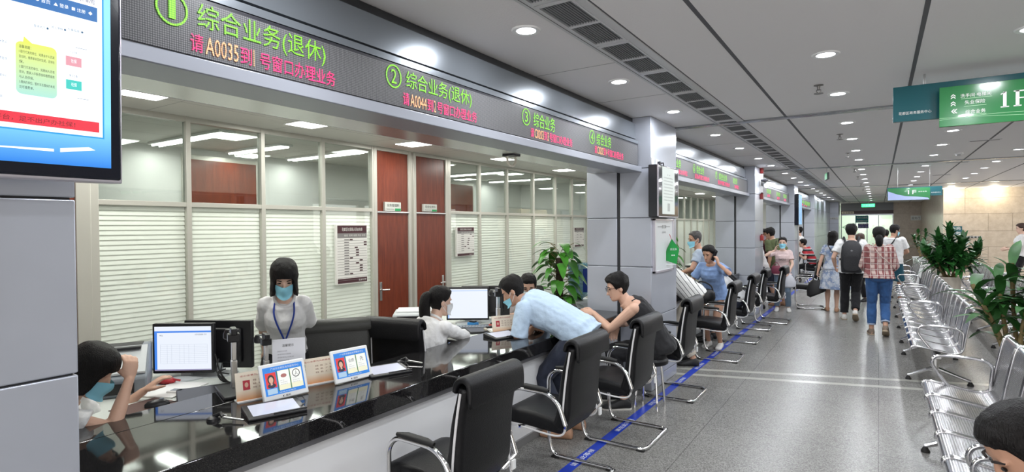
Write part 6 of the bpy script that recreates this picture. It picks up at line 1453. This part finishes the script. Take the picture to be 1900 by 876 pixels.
MB().tube(smooth_path([J['frame'](1.0)[0]+V((-.08, .06, .03)), J['frame'](.95)[0]+V((-.09, -.07, .05)), J['frame'](.75)[0]+V((-.02, -.145, 0)), J['frame'](.45)[0]+V((.12, -.135, 0)), J['frame'](.25)[0]+V((.20, -.05, 0))], 4), .008, n=6).build('bag_strap', SHOEB, t)
t = empty('handbag', (-1.02, 12.36, .30), math.radians(0), 'black soft bag hanging from the hand of the woman in the floral dress', 'bag')
MB().loft([[(.17*s_*math.cos(2*PI*k/18)+.03*z, .07*s_*math.sin(2*PI*k/18), z+.05*math.cos(2*PI*k/18)*(z < .1)) for k in range(18)] for z, s_ in ((0, .6), (.03, .95), (.12, 1), (.22, .8), (.29, .45))]).build('body', SHOEB, t); MB().tube(smooth_path([(-.06, 0, .28), (0, .0, .40), (.06, 0, .28)], 4), .008).build('handle', SHOEB, t)
t, J = person((-.40, 11.30, 0), math.radians(3), 'person walking away in a white tee and black trousers with a black backpack', 1.66, False, (0, 0, .90), lean=3, hands=((.24, .12, .90), (-.24, .12, .93)), hair=H(SHORT, off=.022, mess=.008), head=(10, 2, 0), feet=((.06, -.10, 0), (-.10, .16, 0)), heel=(.10, 0), top=dict(m=WTEE, sleeve=.66, inf=.026, hem=-.14, boxy=1.05), bottom=dict(kind='pants', m=BLKC, len=1.9, slim=1.12), shoes=(SHOEW, SOLET), voxel=.007, skin=0, build=1.06, curl=.8)
t = empty('backpack', (-.40, 11.30, 0), math.radians(3), 'black backpack with two straps on the man in the white tee', 'backpack')
fr = J['frame']; bk = MB(); c0 = fr(.42)[0]+V((0, -.225, 0)); rings = []
for z, hw, hd, yo in ((-.26, .13, .07, 0), (-.25, .15, .095, 0), (-.12, .16, .115, -.012), (.05, .158, .11, -.008), (.18, .145, .085, .008), (.26, .10, .055, .025), (.285, .04, .02, .035)):
    rings.append([c0+V((hw*math.copysign(abs(math.cos(2*PI*k/24))**.7, math.cos(2*PI*k/24)), yo+hd*math.copysign(abs(math.sin(2*PI*k/24))**.7, math.sin(2*PI*k/24)), z)) for k in range(24)])
BPM = mat('backpack_black', (.012, .012, .015), rough=.6, bump=.2, bump_scale=60)
bk.loft(rings).build('pack', BPM, t)
MB().loft([[c0+V((.115*s_*math.copysign(abs(math.cos(2*PI*k/20))**.6, math.cos(2*PI*k/20)), -.10-.03*s_, .115*s_*math.copysign(abs(math.sin(2*PI*k/20))**.6, math.sin(2*PI*k/20))-.10)) for k in range(20)] for s_ in (1.05, 1, .9, .3)]).build('front_pocket', BPM, t)
lettering('◈', c0+V((-.02, -.118, .10)), (.04, 0, 0), (0, 0, .03), mat('logo_grey', (.4, .4, .42)), t, 'logo')
for sx in (-1, 1): MB().tube(smooth_path([fr(.78)[0]+V((sx*.085, -.16, .02)), fr(.96)[0]+V((sx*.105, -.10, .055)), fr(1.0)[0]+V((sx*.115, -.0, .045)), fr(.88)[0]+V((sx*.13, .125, .0)), fr(.55)[0]+V((sx*.155, .11, 0)), fr(.32)[0]+V((sx*.16, -.08, 0))], 4), .018, n=7).build('strap', BPM, t)
m, nt, b, tc = nodes_mat('plaid_shirt', rough=.85); xyz = sepxyz(nt, tc.outputs['Object'])
def band(a, p, lo): return mathn(nt, 'GREATER_THAN', mathn(nt, 'FRACT', mathn(nt, 'MULTIPLY', a, 1/p)), lo)
bx = band(mathn(nt, 'ADD', xyz[0], mathn(nt, 'MULTIPLY', xyz[1], .6)), .085, .5); bz = band(xyz[2], .085, .5); thin = band(mathn(nt, 'ADD', xyz[2], .02), .085, .93); thx = band(mathn(nt, 'ADD', xyz[0], .02), .085, .93)
k1 = mix_rgb(nt, bx, (.52, .40, .36), (.23, .075, .075)); k2 = mix_rgb(nt, mathn(nt, 'MULTIPLY', bz, .6), k1, (.16, .05, .055)); k3 = mix_rgb(nt, thin, k2, (.55, .50, .47)); nt.links.new(mix_rgb(nt, thx, k3, (.52, .46, .43)), b.inputs['Base Color']); PLAID = m
JEANS = cloth('blue_jeans', (.035, .095, .24), .22, .3, 30)
t, J = person((.0, 9.98, 0), math.radians(2), 'person walking away in a red plaid shirt and rolled blue jeans with a low ponytail', 1.60, True, (0, 0, .875), lean=3, hands=((.13, .26, .95), (-.14, .25, .94)), poles=((.6, -1, -.3), (-.6, -1, -.3)), hair=H(TIED, off=.018, tail=[(0, -.105, -.02), (0, -.13, -.06), (0, -.125, -.13), (0, -.10, -.175)], tailr=.040), head=(0, 4, 0), feet=((.08, -.08, 0), (-.09, .10, 0)), heel=(.075, 0), top=dict(m=PLAID, sleeve=1.6, inf=.026, hem=-.03, flare=.02, boxy=1.10), bottom=dict(kind='pants', m=JEANS, len=1.78, slim=1.05, cuff=mat('jeans_cuff', (.30, .36, .48), rough=.85)), shoes=(mat('canvas_shoe', (.16, .12, .09), rough=.7), SOLET), voxel=.007, skin=1, build=1.04, curl=.8)
MB().tube(smooth_path([J['frame'](1.0)[0]+V((-.07, .05, .03)), J['frame'](.95)[0]+V((-.08, -.085, .045)), J['frame'](.72)[0]+V((.0, -.150, 0)), J['frame'](.42)[0]+V((.14, -.125, 0)), J['frame'](.25)[0]+V((.20, -.03, 0))], 4), .006, n=6).build('bag_strap', mat('strap_pale', (.42, .34, .30), rough=.6), t)
t, J = person((.24, 14.25, 0), math.radians(-22), 'person in a white tee and teal shorts looking down at a phone beside the benches', 1.63, False, (0, 0, .90), lean=4, hands=((.06, .30, 1.02), (-.10, .26, 1.0)), poles=((1, -.4, -.6), (-1, -.4, -.6)), hair=SHORT, head=(28, 14, 0), mask=dict(m=MASKB), feet=((.10, .08, 0), (-.08, -.06, 0)), top=dict(m=WTEE, sleeve=.7, inf=.026, hem=-.12, boxy=1.05), bottom=dict(kind='shorts', m=cloth('teal_shorts', (.02, .09, .13)), len=.98), shoes=(SHOEB, SOLEW), voxel=.0085, skin=1, build=1.05)
MB().tube(smooth_path([J['frame'](1.0)[0]+V((.07, .06, .03)), J['frame'](.95)[0]+V((.09, -.085, .045)), J['frame'](.75)[0]+V((.03, -.150, 0)), J['frame'](.45)[0]+V((-.12, -.135, 0)), J['frame'](.2)[0]+V((-.20, -.0, 0))], 4), .012, n=6).build('bag_strap', SHOEB, t)
person((-.34, 14.4, 0), math.radians(150), 'person with long brown hair and a white mask seen past the backpack', 1.44, True, (0, 0, .78), hair=H(BOB, m=HAIRN, line=[(0, .05), (34, .04), (48, -.03), (58, -.20), (180, -.22)], flare=.4), mask=dict(m=MASKW), face=True, head=(-20, 10, 0), top=dict(m=cloth('grey_top', (.22, .23, .26)), sleeve=.7), bottom=dict(kind='pants', m=BLKC), shoes=(SHOEB,), voxel=.010, skin=2)
person((.16, 19.2, 0), math.radians(0), 'far dark haired person walking away, glimpsed between the plaid shirt and the white tee', 1.50, False, (0, 0, .81), hair=SHORT, top=dict(m=NAVY, sleeve=.7), bottom=dict(kind='pants', m=BLKC), shoes=(SHOEB,), voxel=.012)
# ---- foreground man at the lower right
r, a = (.69, 1.99), face_deg(-.98, -.18)
person((*r, 0), math.radians(a), 'person with short black hair bent forward on the bench at the lower right corner', 1.70, False, (0, 0, .52), lean=33, bend=.7, hands=((.10, .42, .66), (-.10, .42, .66)), poles=((1, .1, -.4), (-1, .1, -.4)), feet=sit_feet(.40), head=(-4, 34, 0), hair=H(SHORT, off=.014, mess=.003, rough=60), mask=dict(m=MASKB, up=-.02), face=True, top=dict(m=cloth('dark_grey_tee', (.05, .05, .055)), sleeve=.6), bottom=dict(kind='pants', m=NAVY), shoes=(SHOEB,), voxel=.0055, skin=1)
# ---- woman at the right edge
person((2.86, 17.9, 0), math.radians(75), 'person in a white shirt and dark trousers at the far right by the beige wall', 1.66, True, (0, 0, .90), hair=H(TIED, m=HAIRN, off=.016), head=(-8, 8, 0), face=True, hands=((.14, .26, 1.05), (-.14, .26, 1.05)), top=dict(m=WSHIRT, sleeve=.8, hem=-.05), bottom=dict(kind='pants', m=BLKC), shoes=(SHOEB,), collar=WSHIRT, voxel=.010, skin=2)
